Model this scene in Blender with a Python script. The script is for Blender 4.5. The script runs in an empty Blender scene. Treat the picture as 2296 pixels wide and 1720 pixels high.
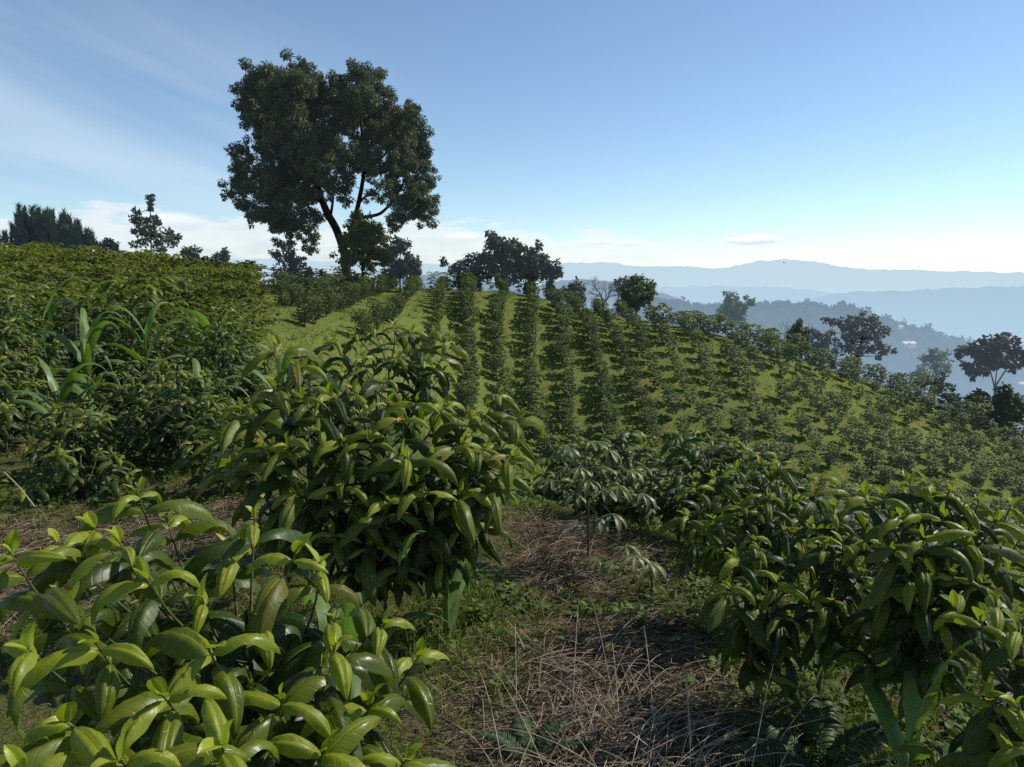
import bpy, math
import numpy as np
from mathutils import Vector

R = np.random.default_rng(7)
sc = bpy.context.scene
COL = sc.collection
PITCH = math.radians(7.6)
EYE = np.array([0.0, 0.0, 1.6])
CP, SP = math.cos(PITCH), math.sin(PITCH)


# ------------------------------------------------------------------ helpers
def at(dx, dy, Y):
    """point at forward distance Y seen from the photographer's standpoint (survey helper)"""
    a = (np.asarray(dx, float) / 2.16 - 512) / 768
    b = -(np.asarray(dy, float) / 2.16 - 383.5) / 768
    fy = CP + b * SP
    fz = -SP + b * CP
    k = np.asarray(Y, float) / fy
    return np.stack(np.broadcast_arrays(a * k, Y + 0 * k, EYE[2] + fz * k), -1)


def size(d, Y):
    return d / 2.16 / 768 * Y


def nz(v):
    return v / np.maximum(np.linalg.norm(v, axis=-1, keepdims=True), 1e-9)


def vnoise(x, y, seed=0):
    """smooth value noise"""
    def h(i, j):
        n = (i * 374761393 + j * 668265263 + seed * 1442695041) & 0xFFFFFFFF
        n = ((n ^ (n >> 13)) * 1274126177) & 0xFFFFFFFF
        return ((n ^ (n >> 16)) & 0xFFFF) / 65535.0
    x = np.asarray(x, float); y = np.asarray(y, float)
    xi = np.floor(x).astype(np.int64); yi = np.floor(y).astype(np.int64)
    fx = x - xi; fy = y - yi
    fx = fx * fx * (3 - 2 * fx); fy = fy * fy * (3 - 2 * fy)
    a = h(xi, yi); b = h(xi + 1, yi); c = h(xi, yi + 1); d = h(xi + 1, yi + 1)
    return (a * (1 - fx) + b * fx) * (1 - fy) + (c * (1 - fx) + d * fx) * fy


def smooth(a, b, x):
    t = np.clip((x - a) / (b - a), 0, 1)
    return t * t * (3 - 2 * t)


# ------------------------------------------------------------------ terrain height
CTRL = np.array([
    (0, 0, 0), (-3, 0, .05), (3, 0, -.12), (0, -5, .1), (-7, -5, .3), (7, -5, -.8), (1.3, 2.5, -.02), (-2, 3, 0), (0, 4, -.02),
    (.4, 5.5, -.1), (2.2, 4, -.25), (4, 4, -.8), (-4, 6, 0), (-7, 6, .1), (-3, 9, -.1), (1, 8, -1.15), (3, 8, -1.9), (6, 8, -2.7), (2, 6, -.75), (1.1, 6.4, -.55),
    (-6, 10, .1), (-10, 10, .4), (-1, 12, -1.4), (3, 14, -3.5), (8, 14, -4.6), (-5, 14, -.4), (-12, 16, .55),
    (5, 24, -6.3), (0, 24, -4.2), (-6, 24, -1.5), (-14, 24, .75), (12, 24, -7.1), (20, 24, -8.4), (5, 31, -7.3), (12, 31, -7.8), (20, 31, -8.8), (0, 31, -5.4), (-6, 30, -1.4),
    (0, 36, -5.6), (0, 41, -3.9), (0, 48, -.8), (0, 53, .7), (6, 35, -7.3), (6, 39, -6.0), (6, 43, -4.5), (6, 49, -2.1), (6.4, 55, -.8),
    (13, 38, -6.9), (13, 44, -5.1), (13.3, 56, -1.9), (22, 40, -8.0), (22, 46, -6.8), (22.1, 57, -4.4), (31.3, 58, -7.3), (31, 50, -8.9), (28, 42, -9.2), (36.7, 55, -10.1),
    (-6, 36, -.6), (-6, 44, .35), (-6, 52, .95), (-11.6, 38, .3), (-8.8, 47, .7), (-19, 28, 1.35), (-15, 35, 1.2), (-12.8, 42, .9), (-11.6, 52, 1.2), (-3.4, 53, .9),
    (-30, 66, -1), (-12, 66, -1), (0, 66, -1.5), (12, 66, -4), (30, 68, -11.5), (45, 68, -17), (-30, 90, -9), (0, 90, -10), (30, 92, -20),
    (60, 90, -26), (-40, 30, 1.7), (-40, 55, .7), (-60, 90, -8), (-45, 5, 1.8), (45, 20, -14), (30, 10, -9), (15, 6, -5), (45, -5, -13),
    (52, 45, -17), (-30, 12, 1.4), (-60, 40, 2), (70, 60, -24)], float)


def _tps_fit(c, lam=.4):
    n = len(c)
    d = np.linalg.norm(c[:, None, :2] - c[None, :, :2], axis=-1)
    K = np.where(d > 0, d * d * np.log(np.maximum(d, 1e-9)), 0) + lam * np.eye(n)
    P = np.c_[np.ones(n), c[:, :2]]
    A = np.block([[K, P], [P.T, np.zeros((3, 3))]])
    return np.linalg.solve(A, np.r_[c[:, 2], 0, 0, 0])


TW = _tps_fit(CTRL)


def gz(x, y):
    x = np.asarray(x, float); y = np.asarray(y, float)
    sh = np.broadcast(x, y).shape
    xf = np.broadcast_to(x, sh).ravel(); yf = np.broadcast_to(y, sh).ravel()
    xc = np.clip(xf, -70, 75); yc = np.clip(yf, -8, 95)
    z = TW[-3] + TW[-2] * xc + TW[-1] * yc
    for (cx, cy, _), w in zip(CTRL, TW):
        d2 = (xc - cx) ** 2 + (yc - cy) ** 2
        z = z + w * .5 * d2 * np.log(np.maximum(d2, 1e-12))
    r = np.hypot(xf - xc, yf - yc)
    z = z + (-260 - z) * smooth(0, 420, r)
    amp = smooth(400, 60, np.hypot(xf, yf))
    z = z + amp * ((vnoise(xf * .55, yf * .55, 3) - .5) * .16 + (vnoise(xf * 1.9, yf * 1.9, 4) - .5) * .07 + (vnoise(xf * 6, yf * 6, 5) - .5) * .025)
    return z.reshape(sh)


def straw_mask(x, y):
    """where cut dry stalks cover the earth"""
    n = vnoise(x * 1.3, y * 1.3, 11) * .6 + vnoise(x * 4, y * 4, 12) * .4
    a = np.exp(-(((x - .38 - (y - 2.6) * .05) / .5) ** 2 + ((y - 2.7) / 1.25) ** 2))
    a = np.maximum(a, .8 * np.exp(-(((x - .36) / .36) ** 2 + ((y - 4.6) / 1.2) ** 2)))
    b = .8 * np.exp(-(((x + 2.6) / .9) ** 2 + ((y - 3.9) / .9) ** 2))
    c = .7 * np.exp(-(((x + 1.6) / .55) ** 2 + ((y - 4.9) / .6) ** 2))
    m = np.maximum(a, np.maximum(b, c))
    return np.clip(m * 1.35 + (n - .5) * .7, 0, 1)


# ------------------------------------------------------------------ mesh accumulator
class MB:
    def __init__(self):
        self.v = []; self.f = []; self.n = 0; self.la = []; self.yg = []

    def add(self, V, F, leaf=None, young=None, mat=0):
        V = np.asarray(V, float).reshape(-1, 3); F = np.asarray(F, np.int64)
        k = len(V)
        self.v.append(V)
        self.f.append((F + self.n, mat))
        self.la.append(np.zeros((k, 3)) if leaf is None else np.asarray(leaf, float).reshape(-1, 3))
        self.yg.append(np.zeros(k) if young is None else np.asarray(young, float).ravel())
        self.n += k

    def data(self, name, mats, off=(0, 0, 0), smooth_=True):
        me = bpy.data.meshes.new(name)
        V = (np.concatenate(self.v) - np.asarray(off, float)).astype(np.float32)
        loops = np.concatenate([f.ravel() for f, _ in self.f]).astype(np.int32)
        tot = np.concatenate([np.full(len(f), f.shape[1]) for f, _ in self.f]).astype(np.int32)
        mi = np.concatenate([np.full(len(f), m) for f, m in self.f]).astype(np.int32)
        st = np.r_[0, np.cumsum(tot)[:-1]].astype(np.int32)
        me.vertices.add(len(V)); me.vertices.foreach_set('co', V.ravel())
        me.loops.add(len(loops)); me.loops.foreach_set('vertex_index', loops)
        me.polygons.add(len(tot)); me.polygons.foreach_set('loop_start', st); me.polygons.foreach_set('loop_total', tot)
        me.polygons.foreach_set('material_index', mi)
        me.polygons.foreach_set('use_smooth', np.full(len(tot), smooth_))
        a = me.attributes.new('leaf', 'FLOAT_VECTOR', 'POINT'); a.data.foreach_set('vector', np.concatenate(self.la).astype(np.float32).ravel())
        a = me.attributes.new('young', 'FLOAT', 'POINT'); a.data.foreach_set('value', np.concatenate(self.yg).astype(np.float32))
        me.update(calc_edges=True)
        for m in (mats if isinstance(mats, (list, tuple)) else [mats]):
            me.materials.append(m)
        return me

    def build(self, name, mats, parent=None, off=(0, 0, 0), smooth_=True):
        o = bpy.data.objects.new(name, self.data(name, mats, off, smooth_))
        COL.objects.link(o)
        if parent is not None:
            o.parent = parent
        else:
            o.location = off
        return o


def tag(o, label=None, cat=None, group=None, kind=None):
    if label: o['label'] = label
    if cat: o['category'] = cat
    if group: o['group'] = group
    if kind: o['kind'] = kind
    return o


def thing(name, label, cat, loc, group=None):
    o = bpy.data.objects.new(name, None)
    o.empty_display_size = .2
    o.location = Vector([float(c) for c in loc])
    COL.objects.link(o)
    return tag(o, label, cat, group)


# ------------------------------------------------------------------ leaf templates
def leaf_tpl(nu, nv, bend, rise=.35, hw=.19, fold=-.15, puff=.22, wave=.0, quilt=.0, seed=0, tip=.8, p0=.62):
    rr = np.random.default_rng(seed)
    t = np.linspace(0, 1, nu + 1); s = np.linspace(-1, 1, nv + 1)
    w = t ** p0 * (1 - t) ** tip
    w = hw * w / w.max() + .006
    th = rise - bend * t ** 1.15
    y = np.r_[0, np.cumsum(np.cos(.5 * (th[1:] + th[:-1])))] / nu
    z = np.r_[0, np.cumsum(np.sin(.5 * (th[1:] + th[:-1])))] / nu
    S, T = np.meshgrid(s, t); W = w[:, None]; TH = th[:, None]
    ph = rr.uniform(0, 6.28, 3)
    h = fold * np.abs(S) * W + puff * W * np.sin(np.pi * np.abs(S) ** .8)
    h = h + wave * np.sin(T * 9 + ph[0] + (S > 0) * 2.2) * S * S * W * 2
    h = h + quilt * np.cos(2 * np.pi * (T * 8.0 - np.abs(S) * .9)) * np.sin(np.pi * np.abs(S)) * W
    sd = (rr.uniform(-.10, .10)) * T * T
    x = S * W + sd
    V = np.stack([x, y[:, None] - np.sin(TH) * h, z[:, None] + np.cos(TH) * h], -1).reshape(-1, 3)
    i = np.arange(nu)[:, None] * (nv + 1) + np.arange(nv)[None]
    F = np.stack([i, i + 1, i + nv + 2, i + nv + 1], -1).reshape(-1, 4)
    UV = np.stack([S, T + 0 * S], -1).reshape(-1, 2)
    return V, F, UV


def place(mb, tpls, P, D, N, L, young=0., mat=0, wid=1., rnd=None, idx=None):
    P = np.asarray(P, float).reshape(-1, 3); n = len(P)
    if n == 0: return
    D = nz(np.asarray(D, float)); N = np.asarray(N, float)
    X = nz(np.cross(D, N)); N = np.cross(X, D)
    L = np.broadcast_to(np.asarray(L, float), (n,)); young = np.broadcast_to(np.asarray(young, float), (n,))
    wid = np.broadcast_to(np.asarray(wid, float), (n,))
    rnd = R.random(n) if rnd is None else rnd
    idx = R.integers(0, len(tpls), n) if idx is None else idx
    for k, (V, F, UV) in enumerate(tpls):
        q = np.nonzero(idx == k)[0]
        if len(q) == 0: continue
        l = L[q][:, None, None]
        W = P[q][:, None] + l * (V[None, :, 0:1] * wid[q][:, None, None] * X[q][:, None] + V[None, :, 1:2] * D[q][:, None] + V[None, :, 2:3] * N[q][:, None])
        m = len(V)
        FF = (F[None] + (np.arange(len(q)) * m)[:, None, None]).reshape(-1, F.shape[1])
        leaf = np.concatenate([np.broadcast_to(UV[None], (len(q), m, 2)), np.broadcast_to(rnd[q][:, None, None], (len(q), m, 1))], -1)
        mb.add(W, FF, leaf, np.repeat(young[q], m), mat)


T_A = [leaf_tpl(14, 8, b, rise=r, hw=h, fold=-.7, puff=.55, wave=.17, quilt=.06, seed=i)
       for i, (b, r, h) in enumerate([(1.4, .6, .115), (1.7, .65, .122), (2.0, .7, .11), (2.25, .75, .12), (1.6, .5, .115), (1.2, .4, .12), (1.8, .55, .13), (2.1, .65, .112)])]
T_Y = [leaf_tpl(10, 6, b, rise=r, hw=.2, fold=.5, puff=.1, wave=.05, seed=20 + i) for i, (b, r) in enumerate([(.5, .2), (.9, .3), (.2, .1)])]
T_B = [leaf_tpl(6, 4, b, rise=r, hw=h, fold=-.6, puff=.45, wave=.14, seed=30 + i)
       for i, (b, r, h) in enumerate([(1.3, .6, .13), (1.7, .6, .135), (2.0, .7, .125), (2.2, .7, .14), (1.2, .3, .135), (1.7, .5, .14)])]
T_C = [leaf_tpl(4, 2, b, rise=r, hw=.21, fold=-.25, puff=0, seed=40 + i) for i, (b, r) in enumerate([(1.2, .5), (1.7, .6), (.9, .3), (2.0, .6)])]
T_D = [leaf_tpl(3, 1, b, rise=r, hw=.24, fold=0, puff=0, seed=50 + i) for i, (b, r) in enumerate([(1.0, .4), (1.6, .5), (.6, .2)])]
T_W = [leaf_tpl(3, 2, b, rise=r, hw=.34, fold=.3, puff=0, seed=60 + i, tip=.6) for i, (b, r) in enumerate([(.9, .5), (.5, .3), (1.3, .7)])]


def blades(mb, P, D, L, W, droop, nseg=3, young=0., mat=0, side=None, rnd=None, keep=.0):
    """vectorised tapering strips; droop bends them toward the ground"""
    P = np.asarray(P, float); n = len(P)
    if n == 0: return
    D = nz(D); L = np.broadcast_to(L, (n,)); W = np.broadcast_to(W, (n,)); droop = np.broadcast_to(droop, (n,))
    if side is None:
        side = nz(np.cross(D, R.normal(size=(n, 3))))
    pts = [P]; cur = D.copy()
    for k in range(nseg):
        pts.append(pts[-1] + cur * (L / nseg)[:, None])
        cur = nz(cur + np.array([0, 0, -1.0]) * (droop / nseg)[:, None])
    pts = np.stack(pts, 1)
    t = np.linspace(0, 1, nseg + 1)
    w = (1 - t ** 1.6 * (1 - keep))[None] * W[:, None] * .5 + .0003
    V = np.stack([pts - side[:, None] * w[..., None], pts + side[:, None] * w[..., None]], 2).reshape(n, -1, 3)
    k = np.arange(nseg)
    F = np.stack([2 * k, 2 * k + 1, 2 * k + 3, 2 * k + 2], -1)
    m = 2 * (nseg + 1)
    FF = (F[None] + (np.arange(n) * m)[:, None, None]).reshape(-1, 4)
    rnd = R.random(n) if rnd is None else rnd
    leaf = np.zeros((n, m, 3)); leaf[..., 1] = np.repeat(t, 2)[None]; leaf[..., 2] = rnd[:, None]
    mb.add(V, FF, leaf, np.repeat(np.broadcast_to(young, (n,)), m), mat)


def tube(mb, pts, r, sides=6, mat=0, cap=True):
    pts = np.asarray(pts, float); n = len(pts); r = np.broadcast_to(r, (n,))
    tg = nz(np.gradient(pts, axis=0))
    ref = np.array([.31, .17, .93]) if abs(tg[0, 2]) < .8 else np.array([1., .2, .1])
    a = nz(np.cross(tg, ref)); b = np.cross(tg, a)
    an = np.linspace(0, 2 * np.pi, sides, endpoint=False)
    V = pts[:, None] + r[:, None, None] * (np.cos(an)[None, :, None] * a[:, None] + np.sin(an)[None, :, None] * b[:, None])
    i = np.arange(n - 1)[:, None] * sides; j = np.arange(sides)[None]; j2 = (j + 1) % sides
    F = np.stack([i + j, i + j2, i + sides + j2, i + sides + j], -1).reshape(-1, 4)
    leaf = np.zeros((n, sides, 3)); leaf[..., 1] = np.linspace(0, 1, n)[:, None]; leaf[..., 2] = R.random()
    mb.add(V, F, leaf, np.zeros(n * sides), mat)


def bez(p0, p1, p2, n=9):
    t = np.linspace(0, 1, n)[:, None]
    return (1 - t) ** 2 * p0 + 2 * t * (1 - t) * p1 + t * t * p2


# ------------------------------------------------------------------ materials
def new_mat(name):
    m = bpy.data.materials.new(name); m.use_nodes = True
    nt = m.node_tree; nt.nodes.clear()
    out = nt.nodes.new('ShaderNodeOutputMaterial')
    return m, nt, out


def N(nt, kind, **kw):
    n = nt.nodes.new(kind)
    for k, v in kw.items():
        if k.startswith('i_'):
            n.inputs[int(k[2:]) if k[2:].isdigit() else k[2:].replace('_', ' ')].default_value = v
        else:
            setattr(n, k, v)
    return n


def mixc(nt, fac, a, b, mode='MIX'):
    n = nt.nodes.new('ShaderNodeMix'); n.data_type = 'RGBA'; n.blend_type = mode
    for sock, val in ((n.inputs[0], fac), (n.inputs[6], a), (n.inputs[7], b)):
        if hasattr(val, 'is_output'): nt.links.new(val, sock)
        elif isinstance(val, (int, float)): sock.default_value = val
        else: sock.default_value = (*val, 1)
    return n.outputs[2]


def math_(nt, op, a, b=0., c=0., clamp=False):
    n = nt.nodes.new('ShaderNodeMath'); n.operation = op; n.use_clamp = clamp
    for s, v in zip(n.inputs, (a, b, c)):
        if hasattr(v, 'is_output'): nt.links.new(v, s)
        else: s.default_value = v
    return n.outputs[0]


def rng_(nt, v, a, b, c=0., d=1.):
    n = nt.nodes.new('ShaderNodeMapRange'); n.interpolation_type = 'SMOOTHSTEP'
    nt.links.new(v, n.inputs[0])
    for k, x in zip((1, 2, 3, 4), (a, b, c, d)): n.inputs[k].default_value = x
    return n.outputs[0]


def noise(nt, vec, scale, detail=3., rough=.55, out=0, dist=0.):
    n = nt.nodes.new('ShaderNodeTexNoise'); n.inputs['Scale'].default_value = scale
    n.inputs['Detail'].default_value = detail; n.inputs['Roughness'].default_value = rough; n.inputs['Distortion'].default_value = dist
    if vec is not None: nt.links.new(vec, n.inputs['Vector'])
    return n.outputs[out]


def leaf_mat(name, dark, mid, young, trans, tfac=.3, rough=.36, spec=.5, veins=0., orange=0., haze=None, hz=0.):
    m, nt, out = new_mat(name); L = nt.links
    at_ = N(nt, 'ShaderNodeAttribute', attribute_name='leaf'); yg = N(nt, 'ShaderNodeAttribute', attribute_name='young')
    sp = N(nt, 'ShaderNodeSeparateXYZ'); L.new(at_.outputs['Vector'], sp.inputs[0])
    u, v, r = sp.outputs
    geo = N(nt, 'ShaderNodeNewGeometry')
    nn = noise(nt, geo.outputs['Position'], 2.3, 2)
    f = math_(nt, 'ADD', math_(nt, 'MULTIPLY', r, .65), math_(nt, 'MULTIPLY', nn, .5), clamp=True)
    col = mixc(nt, f, dark, mid)
    col = mixc(nt, yg.outputs['Fac'], col, young)
    if orange > 0:
        k = math_(nt, 'MULTIPLY', math_(nt, 'GREATER_THAN', yg.outputs['Fac'], .9), math_(nt, 'GREATER_THAN', r, 1 - orange))
        col = mixc(nt, k, col, (.36, .17, .02))
    old = math_(nt, 'MULTIPLY', math_(nt, 'GREATER_THAN', math_(nt, 'FRACT', math_(nt, 'MULTIPLY', r, 37.3)), .982), .45)
    col = mixc(nt, old, col, (.20, .16, .025))
    edge = math_(nt, 'MULTIPLY', rng_(nt, v, .80, .98), math_(nt, 'GREATER_THAN', math_(nt, 'FRACT', math_(nt, 'MULTIPLY', r, 17.7)), .86))
    col = mixc(nt, math_(nt, 'MULTIPLY', edge, .5), col, (.11, .065, .025))
    nrm = None
    if veins > 0:
        au = math_(nt, 'ABSOLUTE', u)
        mid_ = rng_(nt, au, .10, .02)
        col = mixc(nt, math_(nt, 'MULTIPLY', mid_, .4), col, tuple(min(1, c * 1.5 + .02) for c in young))
        lat = math_(nt, 'SUBTRACT', math_(nt, 'MULTIPLY', v, 9.), math_(nt, 'MULTIPLY', au, 1.6))
        w = math_(nt, 'ABSOLUTE', math_(nt, 'SUBTRACT', math_(nt, 'FRACT', lat), .5))
        vein = rng_(nt, w, .10, .01)
        col = mixc(nt, math_(nt, 'MULTIPLY', vein, .08), col, young)
        blot = noise(nt, geo.outputs['Position'], 60, 4)
        col = mixc(nt, math_(nt, 'MULTIPLY', rng_(nt, blot, .5, .75), .35), col, tuple(c * .6 for c in dark))
        spot = noise(nt, geo.outputs['Position'], 35, 2)
        col = mixc(nt, rng_(nt, spot, .735, .76), col, (.09, .05, .02))
        hgt = math_(nt, 'SUBTRACT', math_(nt, 'MULTIPLY', blot, .15), math_(nt, 'ADD', math_(nt, 'MULTIPLY', vein, .28), math_(nt, 'MULTIPLY', mid_, .6)))
        bp = N(nt, 'ShaderNodeBump'); bp.inputs['Strength'].default_value = veins; bp.inputs['Distance'].default_value = .0035
        L.new(hgt, bp.inputs['Height']); nrm = bp.outputs[0]
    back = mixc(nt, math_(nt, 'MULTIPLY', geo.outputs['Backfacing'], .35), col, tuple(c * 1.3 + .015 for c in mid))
    p = N(nt, 'ShaderNodeBsdfPrincipled'); L.new(back, p.inputs['Base Color'])
    p.inputs['Specular IOR Level'].default_value = spec
    L.new(math_(nt, 'ADD', math_(nt, 'ADD', math_(nt, 'MULTIPLY', r, .14), math_(nt, 'MULTIPLY', noise(nt, geo.outputs['Position'], 25, 3), .3)), rough - .14), p.inputs['Roughness'])
    tr = N(nt, 'ShaderNodeBsdfTranslucent'); L.new(mixc(nt, yg.outputs['Fac'], mixc(nt, f, tuple(c * .6 for c in trans), trans), tuple(min(1, c * 1.6) for c in trans)), tr.inputs[0])
    if nrm is not None:
        L.new(nrm, p.inputs['Normal']); L.new(nrm, tr.inputs['Normal'])
    mx = N(nt, 'ShaderNodeMixShader'); mx.inputs[0].default_value = tfac
    L.new(p.outputs[0], mx.inputs[1]); L.new(tr.outputs[0], mx.inputs[2])
    res = mx.outputs[0]
    if haze is not None:
        res = mix_haze_glow(nt, res, haze, hz)
    L.new(res, out.inputs[0])
    return m


def mix_haze_glow(nt, shader, colr, fac):  # aerial haze painted on as a fixed emission mixed into the surface
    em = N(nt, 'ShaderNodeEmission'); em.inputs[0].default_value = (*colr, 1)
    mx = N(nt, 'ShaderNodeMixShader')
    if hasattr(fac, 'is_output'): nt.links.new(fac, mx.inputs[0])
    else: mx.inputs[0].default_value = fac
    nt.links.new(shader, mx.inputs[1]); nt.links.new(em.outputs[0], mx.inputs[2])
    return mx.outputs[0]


def bark_mat(name, a, b, scale=30., haze=None, hz=0.):
    m, nt, out = new_mat(name)
    geo = N(nt, 'ShaderNodeNewGeometry')
    n1 = noise(nt, geo.outputs['Position'], scale, 5)
    p = N(nt, 'ShaderNodeBsdfPrincipled'); p.inputs['Roughness'].default_value = .85; p.inputs['Specular IOR Level'].default_value = .2
    nt.links.new(mixc(nt, rng_(nt, n1, .3, .7), a, b), p.inputs['Base Color'])
    bp = N(nt, 'ShaderNodeBump'); bp.inputs['Strength'].default_value = .5; bp.inputs['Distance'].default_value = .3 / scale
    nt.links.new(n1, bp.inputs['Height']); nt.links.new(bp.outputs[0], p.inputs['Normal'])
    res = p.outputs[0]
    if haze is not None: res = mix_haze_glow(nt, res, haze, hz)
    nt.links.new(res, out.inputs[0])
    return m


HZ = (.42, .60, .78)  # glow colour of the haze painted into skyline leaves and pale bark
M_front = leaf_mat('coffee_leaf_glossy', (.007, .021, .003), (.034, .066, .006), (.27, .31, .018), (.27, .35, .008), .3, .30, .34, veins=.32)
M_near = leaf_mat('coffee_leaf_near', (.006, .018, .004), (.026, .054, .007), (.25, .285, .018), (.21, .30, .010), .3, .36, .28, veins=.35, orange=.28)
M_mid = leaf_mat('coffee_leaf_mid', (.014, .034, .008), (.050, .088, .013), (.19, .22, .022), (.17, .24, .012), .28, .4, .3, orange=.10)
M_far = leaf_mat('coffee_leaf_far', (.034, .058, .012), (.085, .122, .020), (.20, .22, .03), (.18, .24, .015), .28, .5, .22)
M_row = leaf_mat('coffee_leaf_row', (.018, .036, .010), (.052, .084, .018), (.17, .21, .03), (.15, .21, .015), .26, .5, .2, haze=(.35, .45, .45), hz=.02)  # slight haze glow painted in to lift the shadows between leaves
M_far_r = leaf_mat('coffee_leaf_right_slope', (.020, .039, .012), (.058, .090, .022), (.19, .225, .04), (.16, .22, .02), .26, .5, .2, haze=(.35, .45, .45), hz=.03)  # darker than the far leaf; emissive haze lifts its shadows
M_tree = leaf_mat('tree_leaf_dark', (.024, .040, .020), (.098, .122, .068), (.15, .19, .05), (.09, .13, .03), .24, .46, .26, haze=(.30, .38, .46), hz=.02)  # faint haze glow mixed in to lighten the crown
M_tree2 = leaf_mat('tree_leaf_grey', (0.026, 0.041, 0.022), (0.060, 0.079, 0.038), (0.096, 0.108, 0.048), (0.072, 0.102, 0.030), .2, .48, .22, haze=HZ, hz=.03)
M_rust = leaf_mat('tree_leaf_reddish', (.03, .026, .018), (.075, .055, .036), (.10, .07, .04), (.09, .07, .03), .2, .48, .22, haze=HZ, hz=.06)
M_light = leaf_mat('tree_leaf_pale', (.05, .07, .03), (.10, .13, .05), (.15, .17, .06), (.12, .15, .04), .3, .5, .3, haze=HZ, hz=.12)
M_pine = leaf_mat('pine_needle', (.012, .03, .018), (.03, .058, .032), (.05, .08, .04), (.03, .06, .02), .15, .5, .3, haze=HZ, hz=.03)
M_maize = leaf_mat('maize_leaf', (.05, .105, .025), (.10, .17, .045), (.15, .22, .04), (.16, .29, .02), .36, .42, .4, veins=.25)
M_cassava = leaf_mat('cassava_leaf', (.05, .075, .04), (.10, .13, .075), (.14, .16, .03), (.10, .16, .02), .22, .42, .5)
M_weed = leaf_mat('weed_leaf', (.026, .058, .012), (.07, .12, .022), (.14, .19, .03), (.12, .20, .02), .3, .55, .2)
M_grass = leaf_mat('grass_blade', (.072, .11, .018), (.14, .185, .032), (.22, .235, .06), (.16, .20, .02), .3, .6, .15)
M_fern = leaf_mat('fern_leaf', (.03, .06, .02), (.06, .10, .03), (.1, .14, .05), (.08, .14, .02), .28, .45, .4)
M_stem = bark_mat('green_stem', (.05, .07, .02), (.10, .11, .035), 60)
M_wood = bark_mat('coffee_wood', (.055, .042, .028), (.14, .115, .08), 45)
M_bark = bark_mat('tree_bark', (.02, .016, .013), (.06, .05, .04), 5)
M_pale = bark_mat('pale_bark', (.12, .10, .08), (.26, .23, .19), 5, HZ, .06)
M_straw = bark_mat('dry_straw', (.14, .108, .07), (.34, .275, .19), 14)
M_straw2 = bark_mat('dark_dead_stalk', (.075, .05, .032), (.21, .15, .10), 14)
M_stalk = bark_mat('pale_dry_stalk', (.26, .2, .14), (.46, .38, .28), 25)


# ------------------------------------------------------------------ ground sheet
def make_ground():
    def axis(c, lo, hi, n, k):
        s = np.linspace(-1, 1, n)
        a = np.sinh(k * s) / np.sinh(k)
        return np.where(a < 0, c + a * (c - lo), c + a * (hi - c))
    xs = axis(0, -16000, 16000, 430, 11.5); ys = axis(4, -1500, 26000, 430, 11.5)
    X, Y = np.meshgrid(xs, ys)
    Z = gz(X, Y)
    V = np.stack([X, Y, Z], -1).reshape(-1, 3)
    n = len(xs)
    i = np.arange(len(ys) - 1)[:, None] * n + np.arange(n - 1)[None]
    F = np.stack([i, i + 1, i + n + 1, i + n], -1).reshape(-1, 4)
    mb = MB()
    leaf = np.zeros((len(V), 3)); leaf[:, 0] = straw_mask(V[:, 0], V[:, 1])
    mb.add(V, F, leaf)
    m, nt, out = new_mat('earth_and_turf'); L = nt.links
    geo = N(nt, 'ShaderNodeNewGeometry'); P = geo.outputs['Position']
    at_ = N(nt, 'ShaderNodeAttribute', attribute_name='leaf'); sp = N(nt, 'ShaderNodeSeparateXYZ'); L.new(at_.outputs['Vector'], sp.inputs[0])
    n1 = noise(nt, P, 1.1, 4); n2 = noise(nt, P, 9, 5, .65); n3 = noise(nt, P, 60, 4, .7); n4 = noise(nt, P, .22, 3)
    turf = mixc(nt, rng_(nt, n2, .35, .68), (.11, .15, .032), (.20, .235, .05))
    turf = mixc(nt, rng_(nt, n3, .4, .7), turf, (.14, .18, .038))
    turf = mixc(nt, math_(nt, 'MULTIPLY', rng_(nt, n1, .48, .70), .65), turf, (.17, .125, .055))
    turf = mixc(nt, math_(nt, 'MULTIPLY', rng_(nt, n4, .5, .7), .45), turf, (.07, .085, .025))
    soil = mixc(nt, rng_(nt, n3, .3, .7), (.07, .05, .03), (.19, .14, .085))
    straw = mixc(nt, rng_(nt, n3, .35, .7), (.09, .066, .042), (.25, .19, .125))
    weed = mixc(nt, rng_(nt, n3, .35, .7), (.05, .07, .018), (.14, .155, .04))
    near = mixc(nt, rng_(nt, n2, .34, .55), soil, weed)
    near = mixc(nt, sp.outputs[0], near, straw)
    ps = N(nt, 'ShaderNodeSeparateXYZ'); L.new(P, ps.inputs[0])
    col = mixc(nt, rng_(nt, ps.outputs[1], 7, 22), near, turf)
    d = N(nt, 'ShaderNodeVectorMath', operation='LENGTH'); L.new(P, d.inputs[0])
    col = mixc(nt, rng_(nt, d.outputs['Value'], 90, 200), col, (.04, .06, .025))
    p = N(nt, 'ShaderNodeBsdfPrincipled'); p.inputs['Roughness'].default_value = .95; p.inputs['Specular IOR Level'].default_value = .1
    L.new(col, p.inputs['Base Color'])
    bp = N(nt, 'ShaderNodeBump'); bp.inputs['Strength'].default_value = .8; bp.inputs['Distance'].default_value = .05
    L.new(math_(nt, 'ADD', n3, n2), bp.inputs['Height']); L.new(bp.outputs[0], p.inputs['Normal'])
    res = mix_haze_glow(nt, p.outputs[0], (.44, .64, .82), rng_(nt, d.outputs['Value'], 90, 2500, 0, .93))  # haze glow painted into the ground, stronger with distance
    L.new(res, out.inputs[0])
    tag(mb.build('ground', m), kind='structure')


make_ground()


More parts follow.
